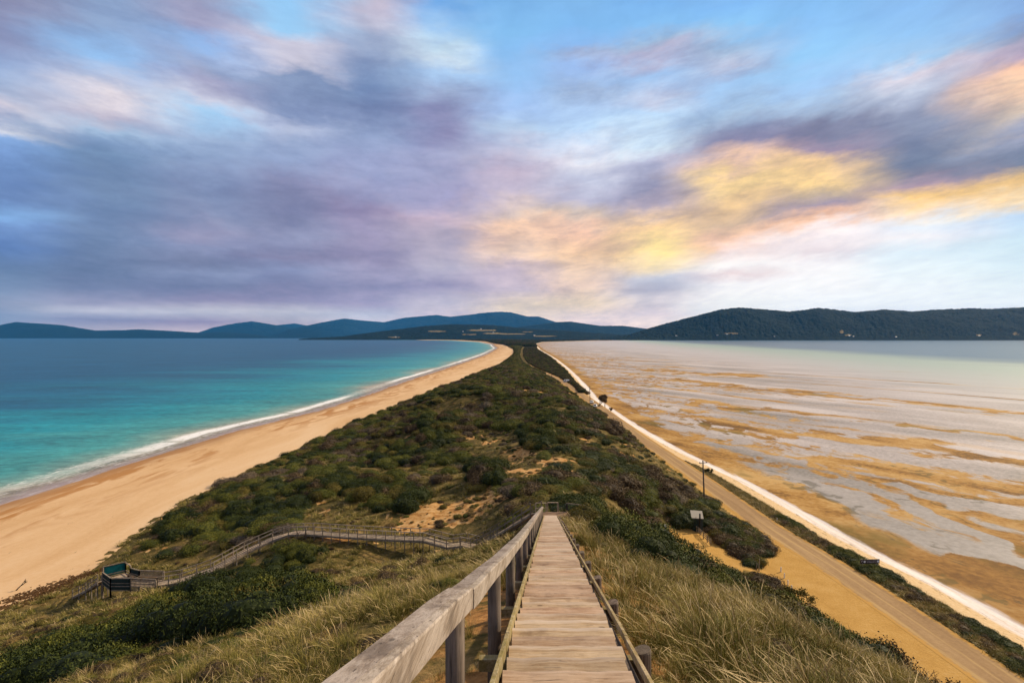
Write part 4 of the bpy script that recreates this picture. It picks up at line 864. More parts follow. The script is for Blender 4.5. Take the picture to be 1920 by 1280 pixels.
spx, spy = topx(SA[:, 0], SA[:, 1], SA[:, 2]); app = SA[:, 3]/SA[:, 1]
vis = (spx > -30) & (spx < 1950) & (spy < 1300)
# the near grass hill hides what lies behind its shoulder
hid = np.zeros(len(SA), bool)
cand = np.where(vis & (app > np.sort(app[vis])[-1500]))[0]
for tt in np.linspace(0.08, 0.97, 40):
    gx, gy = SA[cand, 0]*tt, SA[cand, 1]*tt; top = SA[cand, 2]+0.5*SA[cand, 3]
    hid[cand] |= ground_z(gx, gy) > CAMZ+(top-CAMZ)*tt+0.1
cand = [i for i in cand if not hid[i]]
cand.sort(key=lambda i: -app[i]); pick = cand[:300]
LOOK = {'dark': 'dense dark green', 'green': 'mid green leafy', 'olive': 'dull olive', 'brown': 'brown twiggy', 'grey': 'grey bare-twigged', 'tan': 'dry tan'}
def where_is(px, py, x, y):
    if px < 640 and py > 1095: return 'in the wide thicket below the beach platform'
    if px < 640 and py > 1030: return 'on the grassy slope beside the lower boardwalk'
    if px < 700: return 'on the dune slope between the boardwalk and the left beach'
    if px < 1000: return 'on the dune behind the boardwalk, left of the stair foot'
    if x > xrr(y): return 'on the verge between gravel road and white shore'
    if py > 1040: return 'at the foot of the grass hill beside the gravel lot'
    if px < 1110: return 'on the dune top just beyond the stair foot'
    if px < 1260: return 'on the right dune flank between stair foot and small hut'
    return 'on the low slope between the small hut and the gravel road'
for i in pick:
    x, y, z, r, zs = SA[i]; o = bpy.data.objects.new('shrub', protos[SI[i]]); o.location = (x, y, z); o.rotation_euler = (0, 0, rng.uniform(0, 6.28)); o.scale = (r, r*rng.uniform(.85, 1.15), r*zs)
    size = 'large' if r > 1.25 else ('low' if r < 0.8 else 'rounded'); wh = where_is(spx[i], spy[i], x, y)
    link(o); tag(o, '%s %s shrub %s' % (size, LOOK[SK[i]], wh), 'shrub', 'shrubs '+wh)
rest = np.ones(len(SA), bool); rest[pick] = False
n = rest.sum(); rz = np.zeros((n, 3)); rz[:, 2] = rng.uniform(0, 6.28, n)
sv = np.stack([SA[rest, 3]*rng.uniform(.85, 1.2, n), SA[rest, 3]*rng.uniform(.85, 1.2, n), SA[rest, 3]*SA[rest, 4]], 1)
scatter('scrub', protos, SA[rest, :3], rz, sv, SI[rest], 'mass of low green and brown coastal scrub covering the dunes', 'scrub')

# ---- grass
GP = []; 
def grass_zone(Y0, Y1, x0, x1, dens, s0, s1):
    n = int((Y1-Y0)*(x1-x0)*dens); x = rng.uniform(x0, x1, n); y = rng.uniform(Y0, Y1, n); z = ground_z(x, y)
    px, py = topx(x, np.maximum(y, .3), z); k = (np.abs(x-xc_(y)) > 0.95) & (px > -150) & (px < 2050) & (z > 2.7) & (x > xv(np.maximum(y, 5))) & (x < lotl(y))
    k &= ~(inpoly(px, py, V_BARE[0]) & (y > 60)) & (dist_walk(x, y) > 1.0)
    k &= ~((np.abs(x-xc_(y)) < 2.2) & (x < xc_(y)) & (rng.random(n) < 0.6) & (y < 12))
    if Y0 > 45: k &= (sandy(x, y) < 0.35)
    for pol in V_DARK[:2]: k &= ~(inpoly(px, py+4, pol) & (rng.random(n) < 0.8))
    k &= rng.random(n) < np.clip(2.6*(fbm(x/1.9, y/1.9, 88, 3)-0.30), 0.12, 1)
    x, y, z = x[k], y[k], z[k]; s = rng.uniform(s0, s1, len(x))*(0.10+1.6*fbm(x/1.5, y/1.5, 90, 3)**1.2)*np.where(x < xc_(y), 0.80, 0.98); GP.append((x, y, z, s))
grass_zone(0.8, 9, -9, 9, 26, 0.75, 1.2)
grass_zone(9, 20, -22, 20, 15, 0.8, 1.3)
grass_zone(20, 34, -38, 30, 7, 0.9, 1.5)
gx = np.concatenate([a[0] for a in GP]); gy = np.concatenate([a[1] for a in GP]); gz = np.concatenate([a[2] for a in GP]); gs = np.concatenate([a[3] for a in GP])
n = len(gx); rot = np.stack([rng.normal(0, 0.10, n), rng.normal(0, 0.10, n), rng.normal(0, 0.8, n)], 1)
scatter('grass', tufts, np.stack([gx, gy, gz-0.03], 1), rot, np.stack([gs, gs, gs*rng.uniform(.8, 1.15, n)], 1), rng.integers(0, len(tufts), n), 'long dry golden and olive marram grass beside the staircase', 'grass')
GP.clear()
grass_zone(34, 60, -62, 40, 3.2, 1.0, 1.6)
grass_zone(60, 120, -68, 34, 1.2, 1.0, 1.9)
grass_zone(120, 300, -70, 44, 0.22, 1.4, 2.8)
GP.append((lambda a: (a[0], a[1], ground_z(a[0], a[1]), rng.uniform(.6, 1.3, len(a[0]))))(samp(40, 150, 5000, lambda Y: xrr(Y)+0.5, lambda Y: xsh(Y)-8.6)))
gx = np.concatenate([a[0] for a in GP]); gy = np.concatenate([a[1] for a in GP]); gz = np.concatenate([a[2] for a in GP]); gs = np.concatenate([a[3] for a in GP])
n = len(gx); rot = np.stack([rng.normal(0, 0.12, n), rng.normal(0, 0.12, n), rng.normal(0, 0.6, n)], 1)
scatter('dune_grass', tufts_far, np.stack([gx, gy, gz-0.03], 1), rot, np.stack([gs, gs, gs*rng.uniform(.7, 1.1, n)], 1), rng.integers(0, len(tufts_far), n), 'short dry grass between the shrubs on the dune slopes', 'grass')

# ------------------------------------------------------------------ the long timber staircase
ST = empty('timber_staircase', (0, 0, 0)); tag(ST, 'long straight weathered timber staircase running down the dune with one thick grey handrail', 'staircase')
RUN, RISE, WID = 0.38, 0.116, 1.10
tz = lambda Y: CAMZ-1.5-0.305*Y
trs = []
Y = 0.9; k = 0; far_mb = MB()
while Y < 50.0:
    zt = tz(Y); x = xc_(Y); w = WID+random.uniform(-0.03, 0.04); wob = random.uniform(-0.012, 0.012)
    def tread(mb, jit, seg):
        V = []; nx = seg; d = RUN+0.03; tk = 0.05
        ph = random.uniform(0, 6); am = 0.006
        for i in range(nx+1):
            xx_ = x+wob-w/2+w*i/nx; wv = am*math.sin(ph+i*1.7)+random.uniform(-jit, jit)
            zz = zt+0.004*math.sin(ph*2+i*0.9)
            V += [(xx_, Y-d/2+wv, zz-tk), (xx_, Y-d/2+wv, zz-0.006), (xx_, Y-d/2+wv+0.008, zz), (xx_, Y+d/2+wv-0.012, zz-0.002), (xx_, Y+d/2+wv, zz-0.012), (xx_, Y+d/2+wv, zz-tk)]
        F = []
        for i in range(nx):
            for j in range(6):
                a = i*6+j; b = i*6+(j+1) % 6; F.append((a, b, b+6, a+6))
        F.append(tuple(range(6))[::-1]); F.append(tuple(nx*6+j for j in range(6)))
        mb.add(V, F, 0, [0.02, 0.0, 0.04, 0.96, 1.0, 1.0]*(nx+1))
    if k < 98:
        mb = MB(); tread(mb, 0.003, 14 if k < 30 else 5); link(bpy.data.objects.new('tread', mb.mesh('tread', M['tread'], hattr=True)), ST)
    else: tread(far_mb, 0.002, 3)
    Y += RUN; k += 1
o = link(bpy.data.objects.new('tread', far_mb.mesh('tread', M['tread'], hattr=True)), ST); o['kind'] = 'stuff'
rh = lambda Y: float(np.interp(Y, [0, 1.6, 3, 4, 8, 12, 20, 30, 45, 52], [0.97, 0.96, 0.93, 0.88, 0.80, 0.77, 0.80, 0.84, 0.88, 0.9]))
lx = lambda Y: xc_(Y)-WID/2; rx = lambda Y: xc_(Y)+WID/2
# handrail: planks end to end, each a flat top board with a side board under its inner edge
ends = [0.35, 3.65, 8.75, 13.9, 19, 24.3, 29.4, 34.6, 39.8, 45, 49.9]
for a, b in zip(ends[:-1], ends[1:]):
    mb = MB(); n = 26 if a < 9 else 8; V = []
    dxx = random.uniform(-0.006, 0.006)
    for i in range(n+1):
        Yk = a+0.004+(b-a-0.008)*i/n; z = tz(Yk)+rh(Yk)+0.004*math.sin(Yk*2.1+a); xl = lx(Yk)-0.305+dxx+0.004*math.sin(Yk*1.3); xr = lx(Yk)-0.135+dxx+0.003*math.sin(Yk*1.9+1)
        V += [(xl, Yk, z-0.05), (xl, Yk, z-0.008), (xl+0.010, Yk, z), (xr-0.052, Yk, z+0.003), (xr-0.046, Yk, z-0.05)]
    F = []
    for i in range(n):
        for j in range(5): p_ = i*5+j; q_ = i*5+(j+1) % 5; F.append((p_, p_+5, q_+5, q_))
    F.append(tuple(range(5))); F.append(tuple(n*5+j for j in range(5))[::-1]); mb.add(V, F)
    mb.build('handrail', M['rail'], ST)
    mb = MB(); V = []
    for i in range(n+1):
        Yk = a+0.004+(b-a-0.008)*i/n; z = tz(Yk)+rh(Yk)+0.004*math.sin(Yk*2.1+a); xr = lx(Yk)-0.135+dxx+0.003*math.sin(Yk*1.9+1)
        V += [(xr-0.042, Yk, z-0.140), (xr-0.049, Yk, z+0.004), (xr-0.008, Yk, z+0.001), (xr, Yk, z-0.008), (xr-0.002, Yk, z-0.140)]
    mb.add(V, F); mb.build('side_board', M['rail'], ST)
for i in range(19):
    Yk = 3.55+2.55*i; x = lx(Yk)-0.245; zt = tz(Yk)+rh(Yk)-0.055; gz_ = float(ground_z(np.array([x]), np.array([Yk]))[0])
    r = 0.066 if i == 0 else 0.076
    mb = MB(); mb.tube([(x, Yk, gz_-0.3), (x+.004, Yk, gz_+0.4), (x, Yk, zt)], [r*1.03, r, r*0.97], 16); mb.build('post', M['post'], ST, smooth=True)
for i in range(19):
    Yk = 5.33+2.5*i
    if Yk > 49: break
    x = rx(Yk)+0.215; zt = tz(Yk)+0.01; gz_ = float(ground_z(np.array([x]), np.array([Yk]))[0])
    mb = MB(); mb.tube([(x, Yk, gz_-0.3), (x+0.003, Yk, zt-0.012), (x, Yk, zt)], [0.088, 0.085, 0.079], 16); mb.build('stub_post', M['post'], ST)
    mb = MB(); mb.bar((lx(Yk)-0.32, Yk+0.1, tz(Yk)-0.19), (rx(Yk)+0.30, Yk+0.1, tz(Yk)-0.19), 0.09, 0.12); mb.build('cross_beam', M['edge'], ST)
def edge(fx, w, h, dz, name, wig, seglen=2.5, material=M['edge']):
    Y0 = 0.8; j = 0
    while Y0 < 49.5:
        Y1 = min(Y0+seglen+random.uniform(-.2, .2), 50); mb = MB(); o_ = random.uniform(-wig, wig)
        mb.bar((fx(Y0)+o_, Y0, tz(Y0)+dz+o_), (fx(Y1)+o_*0.3, Y1-0.006, tz(Y1)+dz-o_*0.3), w, h); mb.build(name, material, ST, bevel=0.004); Y0 = Y1; j += 1
edge(lambda Y: lx(Y)-0.055, 0.042, 0.115, 0.052, 'edge_rail', 0.006, 4.9)
edge(lambda Y: rx(Y)+0.095, 0.038, 0.075, 0.025, 'edge_rail', 0.008, 4.9)
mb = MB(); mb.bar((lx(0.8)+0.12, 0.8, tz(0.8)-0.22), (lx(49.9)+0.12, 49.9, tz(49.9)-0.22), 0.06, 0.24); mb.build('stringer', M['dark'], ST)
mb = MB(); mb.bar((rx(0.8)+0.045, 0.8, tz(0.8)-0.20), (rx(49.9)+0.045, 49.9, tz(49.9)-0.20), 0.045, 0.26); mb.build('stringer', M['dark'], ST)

# ------------------------------------------------------------------ boardwalk
def seg_frame(pts):
    N = []
    for i, p in enumerate(pts):
        a = Vector(pts[max(i-1, 0)]); b = Vector(pts[min(i+1, len(pts)-1)]); d = (b-a); d.z = 0; d.normalize(); N.append(Vector((-d.y, d.x, 0)))
    return N
def walkway(root, pts, width, rails=(1, 1), post_gap=1.8, hgt=1.0, mids=1, stepped=False, legs=True, skip_first=False):
    N = seg_frame(pts); L = [[Vector(p)+n*width/2 for p, n in zip(pts, N)], [Vector(p)-n*width/2 for p, n in zip(pts, N)]]
    mb = MB()
    for i in range(len(pts)-1):
        a, b = Vector(pts[i]), Vector(pts[i+1]); ln = (b-a).length; n = max(int(ln/0.24), 1)
        for k in range(n):
            t0, t1 = k/n, (k+0.93)/n
            q = [L[0][i].lerp(L[0][i+1], t0), L[1][i].lerp(L[1][i+1], t0), L[1][i].lerp(L[1][i+1], t1), L[0][i].lerp(L[0][i+1], t1)]
            if stepped or abs(b.z-a.z)/ln > 0.2:
                zz = (q[0].z+q[2].z)/2
                for v in q: v.z = zz
            lo = [v-Vector((0, 0, 0.045)) for v in q]; mb.add(q+lo, [(0,1,2,3),(4,7,6,5),(0,4,5,1),(1,5,6,2),(2,6,7,3),(3,7,4,0)])
    mb.build('deck', M['deck'], root)
    for s in (0, 1):
        mb = MB()
        for i in range(len(pts)-1): mb.bar(L[s][i]-Vector((0,0,0.16)), L[s][i+1]-Vector((0,0,0.16)), 0.06, 0.2)
        mb.build('bearer', M['walk'], root)
        if not rails[s]: continue
        mb = MB()
        for i in range(len(pts)-1): mb.bar(L[s][i]+Vector((0,0,hgt)), L[s][i+1]+Vector((0,0,hgt)), 0.12, 0.06)
        mb.build('handrail', M['walk'], root)
        for m_ in range(mids):
            mb = MB(); hh = hgt*(m_+1)/(mids+1)
            for i in range(len(pts)-1): mb.bar(L[s][i]+Vector((0,0,hh)), L[s][i+1]+Vector((0,0,hh)), 0.05, 0.09)
            mb.build('mid_rail', M['walk'], root)
        for i in range(len(pts)-1):
            ln = (L[s][i+1]-L[s][i]).length; n = max(round(ln/post_gap), 1)
            for k in range(n + (1 if i == len(pts)-2 else 0)):
                p = L[s][i].lerp(L[s][i+1], k/n); gz_ = float(ground_z(np.array([p.x]), np.array([p.y]))[0])
                mb = MB(); mb.box((p.x, p.y, (min(gz_, p.z-.2)-0.1+p.z+hgt-0.03)/2), (0.1, 0.1, p.z+hgt-0.03-min(gz_, p.z-.2)+0.1)); mb.build('post', M['walk'], root)
BZ = 21.15
BW = empty('boardwalk', (-14, 64, 12)); BW.location = (0, 0, 0)
tag(BW, 'grey timber boardwalk with railings crossing the dune left from the stair foot', 'boardwalk')
walkway(BW, [(2.3,51.3,BZ),(-1,56.3,17.4),(-4.2,61.2,14.0),(-5.6,62.6,13.8)], 1.3, post_gap=1.9)
walkway(BW, [(-5.7,62.8,13.7),(-7.4,63.6,13.2),(-10.5,65.4,13.3),(-13,66.4,13.0),(-20.7,69,12.4),(-27,71.2,12.0)], 1.4, post_gap=1.45)
walkway(BW, [(-27.1,71.3,11.95),(-30,72.6,11.4),(-32.6,72.6,10.6),(-35.2,70.5,9.8),(-37.8,67.2,8.8),(-40.6,65.4,8.25),(-42.9,65.0,8.05)], 1.3, post_gap=1.6)
# landing at the foot of the long stair
LD = empty('stair_landing'); tag(LD, 'square timber landing with pale rail frames at the foot of the staircase', 'landing')
mb = MB()
for i in range(7): mb.box((3.9, 50.25+i*0.21, BZ-0.05), (3.1, 0.195, 0.045))
mb.build('deck', M['tread'], LD)
def frame(a, b, h0, h1, root, name='rail_frame', material=None):
    a = Vector(a); b = Vector(b); mb = MB(); w = 0.10
    for p in (a, b): mb.bar(p+Vector((0,0,-0.2)), p+Vector((0,0,h1)), w, w, up=(0,1,0))
    mb.bar(a+Vector((0,0,h1+0.02)), b+Vector((0,0,h1+0.02)), 0.11, 0.05); 
    if h0: mb.bar(a+Vector((0,0,h0)), b+Vector((0,0,h0)), 0.05, 0.08)
    return mb.build(name, material or M['deck'], root)
frame((2.3,51.75,BZ-.1), (3.3,51.75,BZ-.1), 0.35, 0.86, LD); frame((3.45,51.7,BZ-.1), (4.45,51.7,BZ-.1), None, 0.92, LD)
for px_ in (5.3,):
    mb = MB(); mb.bar((5.3,51.6,20.0), (5.3,51.6,BZ+0.8), 0.16, 0.16, up=(0,1,0)); mb.build('post', M['dark'], LD)
mb = MB(); mb.bar((5.35,51.7,BZ+0.78), (7.2,53.0,BZ+0.15), 0.07, 0.07); mb.build('handrail', M['walk'], LD)
mb = MB()
for i in range(6): mb.box((5.5+i*0.3, 51.4+i*0.2, BZ-0.22-i*0.10), (0.31, 0.7, 0.05), rz=R(34))
mb.build('ramp', M['deck'], LD)

# ------------------------------------------------------------------ beach platform
VP = empty('beach_platform'); tag(VP, 'timber lookout platform with teal shade cloth and slatted sides above the beach', 'platform')
DZ = 8.0
F_, G_, H_, I_, E_, D_, C_, B_ = (-50.6,65.9), (-48.4,64.3), (-46,64.3), (-42.7,63.9), (-43.2,66.2), (-46.4,66.4), (-48.0,67.1), (-49.2,67.9)
poly = [F_, G_, H_, I_, E_, D_, C_, B_]
mb = MB(); V = [(x, y, DZ) for x, y in poly]+[(x, y, DZ-0.06) for x, y in poly]; n = len(poly)
mb.add(V, [tuple(range(n)), tuple(range(2*n-1, n-1, -1))]+[(i, i+n, (i+1) % n+n, (i+1) % n) for i in range(n)]); mb.build('deck', M['deck'], VP)
def side(a, b, top, cloth, slats, name, topz=1.0, low=-0.55):
    A = Vector((*a, DZ)); B = Vector((*b, DZ)); ln = (B-A).length; d = (B-A).normalized()
    mb = MB(); mb.bar(A+Vector((0,0,topz)), B+Vector((0,0,topz)), 0.13, 0.06); mb.build('handrail', M['walk'], VP)
    for h in (0.36, 0.0, low+0.04) if low < -0.2 else (0.36, 0.02):
        mb = MB(); mb.bar(A+Vector((0,0,h)), B+Vector((0,0,h)), 0.07, 0.09); mb.build('mid_rail', M['walk'], VP)
    for p in (A, B):
        gz_ = float(ground_z(np.array([p.x]), np.array([p.y]))[0])
        mb = MB(); mb.box((p.x, p.y, (gz_-0.2+DZ+topz-0.03)/2), (0.12, 0.12, DZ+topz-0.03-gz_+0.2)); mb.build('post', M['walk'], VP)
    nrm = Vector((d.y, -d.x, 0))*0.05
    if cloth:
        mb = MB(); off_ = Vector((d.x, d.y, 0))*0.08
        mb.bar(A+off_+Vector((0,0,(topz-0.08+low+0.1)/2)), B-off_+Vector((0,0,(topz-0.08+low+0.1)/2)), 0.02, topz-low-0.22); mb.build('shade_cloth', M[cloth], VP)
    if slats:
        mb = MB(); ns = int(ln/0.16)
        for i in range(ns):
            p = A+d*(ln*(i+0.5)/ns)+nrm; mb.box((p.x, p.y, DZ+0.22), (0.09, 0.02, 1.45), rz=math.atan2(d.y, d.x))
        mb.build('slat_screen', M['slat'], VP)
side(F_, G_, 1, 'cloth_dark', 0, 's'); side(G_, H_, 1, 'cloth_dark', 0, 's'); side(H_, I_, 1, None, 1, 's')
side(E_, D_, 1, None, 1, 's', low=-0.1); side(D_, C_, 1, 'cloth_dark', 0, 's', low=0.0)
side(C_, B_, 1, None, 0, 's', topz=1.3, low=0.0); side((-50.9,66.4), B_, 1, 'cloth', 0, 's', topz=1.45, low=0.05)
for a, b in (((-46.2,66.0), (-43.6,65.8)), ((-48.0,66.6), (-46.7,65.9)), ((-48.1,64.75), (-46.3,64.75))):
    mb = MB(); A = Vector((*a, DZ+0.45)); B = Vector((*b, DZ+0.45)); mb.bar(A, B, 0.38, 0.05)
    for t_ in (0.12, 0.88): p = A.lerp(B, t_); mb.box((p.x, p.y, DZ+0.21), (0.08, 0.3, 0.42))
    mb.build('bench', M['tread'], VP)
BS = empty('beach_steps'); tag(BS, 'short timber steps with railings leading from the platform down to the beach', 'steps')
walkway(BS, [(-50.9,66.3,7.8),(-53.4,67.6,6.2),(-56.2,69.0,4.7)], 1.1, post_gap=1.6, stepped=True, hgt=0.95)

# ------------------------------------------------------------------ poles, hut, signs, fences
M['pole'] = plain('pole_wood', (0.10,0.085,0.075), 0.9, 0.1, var=0.2)
def pole(px, Y, h, label, lean=0.0):
    x = (px-960)/1000*Y; z = float(ground_z(np.array([x]), np.array([Y]))[0]); r = empty('power_pole', (x, Y, z)); tag(r, label, 'power pole', 'power poles along the gravel road')
    mb = MB(); mb.tube([(0,0,-0.5),(lean*h*0.5,0,h/2),(lean*h,0,h)], [0.17,0.15,0.12], 10); mb.build('mast', M['pole'], r, smooth=True)
    mb = MB(); mb.box((lean*h,-0.16,h-0.45), (1.9,0.1,0.12), rz=0.25); mb.build('crossarm', M['pole'], r)
    for d in (-0.8, 0, 0.8):
        mb = MB(); mb.tube([(lean*h+d*0.97,-0.16+d*0.25,h-0.39),(lean*h+d*0.97,-0.16+d*0.25,h-0.22)], [0.05,0.07], 8); mb.build('insulator', M['pole'], r)
pole(1320.5, 112, 8.3, 'tall dark timber power pole nearest the small hut, beside the gravel road', -0.035)
pole(1106.5, 288, 9.2, 'timber power pole standing beside the two parked cars', -0.03)
pole(1034.5, 437, 9.4, 'slim power pole at the road bend before the white van')
pole(998, 571, 9.0, 'farthest and smallest power pole, where the road leaves the shrubs')

M['roofw'] = plain('pale_roof', (0.42,0.37,0.31), 0.5, 0.4, var=0.05); M['hutwall'] = plain('hut_wall', (0.035,0.045,0.045), 0.8, 0.2, var=0.2)
M['white'] = plain('white_paint', (0.72,0.70,0.68), 0.5, 0.4, var=0.05); M['pipe'] = plain('dark_pipe', (0.02,0.02,0.02), 0.5)
hx, hy = P(1306.5, 93, 0)[:2]; hz = 4.4
HU = empty('toilet_hut', (hx, hy, hz), R(-12)); tag(HU, 'small dark hut with a pale sloping roof and black vent pipe among shrubs', 'hut')
mb = MB(); mb.box((0,0,1.15), (1.75,1.7,2.3)); mb.build('wall', M['hutwall'], HU, bevel=0.02)
mb = MB(); V = [(-1.0,-1.0,2.40),(1.0,-1.0,2.40),(1.0,1.0,3.10),(-1.0,1.0,3.10)]; mb.add(V+[(a,b,c-0.08) for a,b,c in V], [(0,1,2,3),(7,6,5,4),(0,4,5,1),(1,5,6,2),(2,6,7,3),(3,7,4,0)]); mb.build('roof', M['roofw'], HU)
mb = MB(); mb.add([(-.87,-.84,2.29),(.87,-.84,2.29),(.87,.84,2.29),(-.87,.84,2.29),(-.87,-.84,2.42),(.87,-.84,2.42),(.87,.84,3.04),(-.87,.84,3.04)], [(0,1,5,4),(1,2,6,5),(2,3,7,6),(3,0,4,7)]); mb.build('gable', M['hutwall'], HU)
mb = MB(); mb.tube([(0.35,-0.98,0.5),(0.35,-0.98,1.9),(0.35,-1.25,2.1),(0.35,-1.25,3.3)], 0.13, 10); mb.build('vent_pipe', M['pipe'], HU, smooth=True)
mb = MB(); mb.box((-0.3,-0.87,1.0), (0.75,0.05,1.95)); mb.build('door', M['cloth_dark'], HU)
def gz1(x, y): return float(ground_z(np.array([float(x)]), np.array([float(y)]))[0])
sx_, sy_ = P(1246, 85, 0)[:2]; sz_ = gz1(sx_, sy_)
SG = empty('information_board', (sx_, sy_, sz_), R(15)); tag(SG, 'small pale information board on brown posts at the edge of the sandy path', 'sign')
for d in (-0.55, 0.35):
    mb = MB(); mb.box((d,0,1.0), (0.12,0.12,2.0)); mb.build('post', M['pole'], SG)
mb = MB(); mb.box((0.1,-0.1,1.75), (0.28,0.05,0.95), rx=R(-18)); mb.build('panel', M['white'], SG)
sx2, sy2 = P(1247.8, 82.5, 0)[:2]
S2 = empty('lectern_sign', (sx2, sy2, gz1(sx2, sy2)), R(10)); tag(S2, 'low pale blue slanted lectern sign beside the sandy path', 'sign')
mb = MB(); mb.box((0,0,0.35), (0.12,0.12,0.7)); mb.build('post', M['pole'], S2)
mb = MB(); mb.box((0,-0.1,0.75), (0.6,0.5,0.05), rx=R(35)); mb.build('panel', plain('pale_blue_panel', (0.42,0.48,0.62), 0.4), S2)
FN = empty('low_fence'); tag(FN, 'low weathered timber rail fence beside the path below the hut', 'fence')
fa = Vector((*g(1306, 1000, 4.2), 0)); fb = Vector((*g(1333, 1026, 3.6), 0)); fa.z = gz1(fa.x, fa.y); fb.z = gz1(fb.x, fb.y)
for i in range(5):
    p = fa.lerp(fb, i/4); mb = MB(); mb.box((p.x, p.y, p.z+0.5), (0.12,0.12,1.25)); mb.build('post', M['walk'], FN)
for h in (0.45, 0.78, 1.08):
    mb = MB(); mb.bar(fa+Vector((0,-0.08,h)), fb+Vector((0,-0.08,h)), 0.05, 0.13); mb.build('rail', M['walk'], FN)
for i, (px_, py_) in enumerate([(1464.2,1071.5),(1470.6,1083),(1477.3,1096),(1484.6,1106)]):
    bx_, by_ = g(px_, py_, 2.6); mb = MB(); mb.tube([(0,0,-0.2),(0,0,0.66),(0,0,0.72)], [0.085,0.085,0.06], 10, 0); o = mb.build('bollard', M['white'], None, smooth=False); o.location = (bx_, by_, 2.6); o.rotation_euler = (0.03*i-0.04, 0.05-0.03*i, 0)
    tag(o, ['first white post from the shrub corner at the lot edge', 'second white post from the shrub corner at the lot edge', 'third white post from the shrub corner at the lot edge', 'last white post of the row, nearest the small bush'][i], 'bollard', 'white posts along the edge of the gravel lot')
for px_, py_, h, lb in ((1423, 1072, 1.9, 'tall leaning grey stake at the corner of the sandy path'), (1418, 1070, 1.0, 'short pale stump beside the tall leaning stake')):
    bx_, by_ = g(px_, py_, 2.9); mb = MB(); mb.tube([(0,0,-0.2),(0.02,0,h*0.5),(0.1,0,h)], [0.09,0.08,0.06], 8); o = mb.build('timber_stake', M['walk'], None); o.location = (bx_, by_, gz1(bx_, by_)); tag(o, lb, 'stake')
bx_, by_ = g(1457, 978, 2.5); mb = MB(); mb.box((0,0,0.4), (0.12,0.06,0.9)); o = mb.build('guide_post', M['white'], None, bevel=0.01); o.location = (bx_, by_, gz1(bx_, by_)); tag(o, 'small white roadside guide post on the verge', 'guide post')
# brown direction sign
M['brown'] = plain('sign_brown', (0.035,0.018,0.02), 0.5, 0.4, var=0.1); M['mark'] = plain('sign_mark', (0.75,0.73,0.78), 0.5)
bx_, by_ = g(1631, 1068, 2.4); DS = empty('direction_sign', (bx_, by_, gz1(bx_, by_)), R(4)); tag(DS, 'long brown direction sign with white arrow and emblems on the roadside verge', 'road sign')
for d in (-1.1, 1.1):
    mb = MB(); mb.tube([(d,0.08,-0.2),(d,0.08,1.75)], 0.04, 8); mb.build('post', M['walk'], DS)
mb = MB(); mb.box((0,0,1.42), (3.1,0.04,0.62)); mb.build('panel', M['brown'], DS)
mb = MB(); mb.box((0,0.0,1.75), (3.14,0.05,0.03)); mb.build('frame', M['walk'], DS)
mb = MB()
mb.bar((-1.42,-0.03,1.42), (-1.2,-0.03,1.62), 0.012, 0.09, up=(0,1,0)); mb.bar((-1.42,-0.03,1.42), (-1.2,-0.03,1.22), 0.012, 0.09, up=(0,1,0))
mb.build('arrow', M['mark'], DS)
for cx_ in (-0.86, 1.3):
    mb = MB(); mb.tube([(cx_,-0.025,1.42),(cx_,-0.033,1.42)], 0.17, 16); mb.build('emblem', M['mark'], DS)
mb = MB()
for row in (1.54, 1.32):
    xk = -0.5
    while xk < 1.0:
        w_ = random.uniform(0.05, 0.09); mb.box((xk+w_/2,-0.026,row), (w_,0.008,0.10)); xk += w_+random.choice([0.03,0.03,0.03,0.09])
mb.build('lettering', plain('sign_lettering', (0.35,0.32,0.36), 0.5), DS)

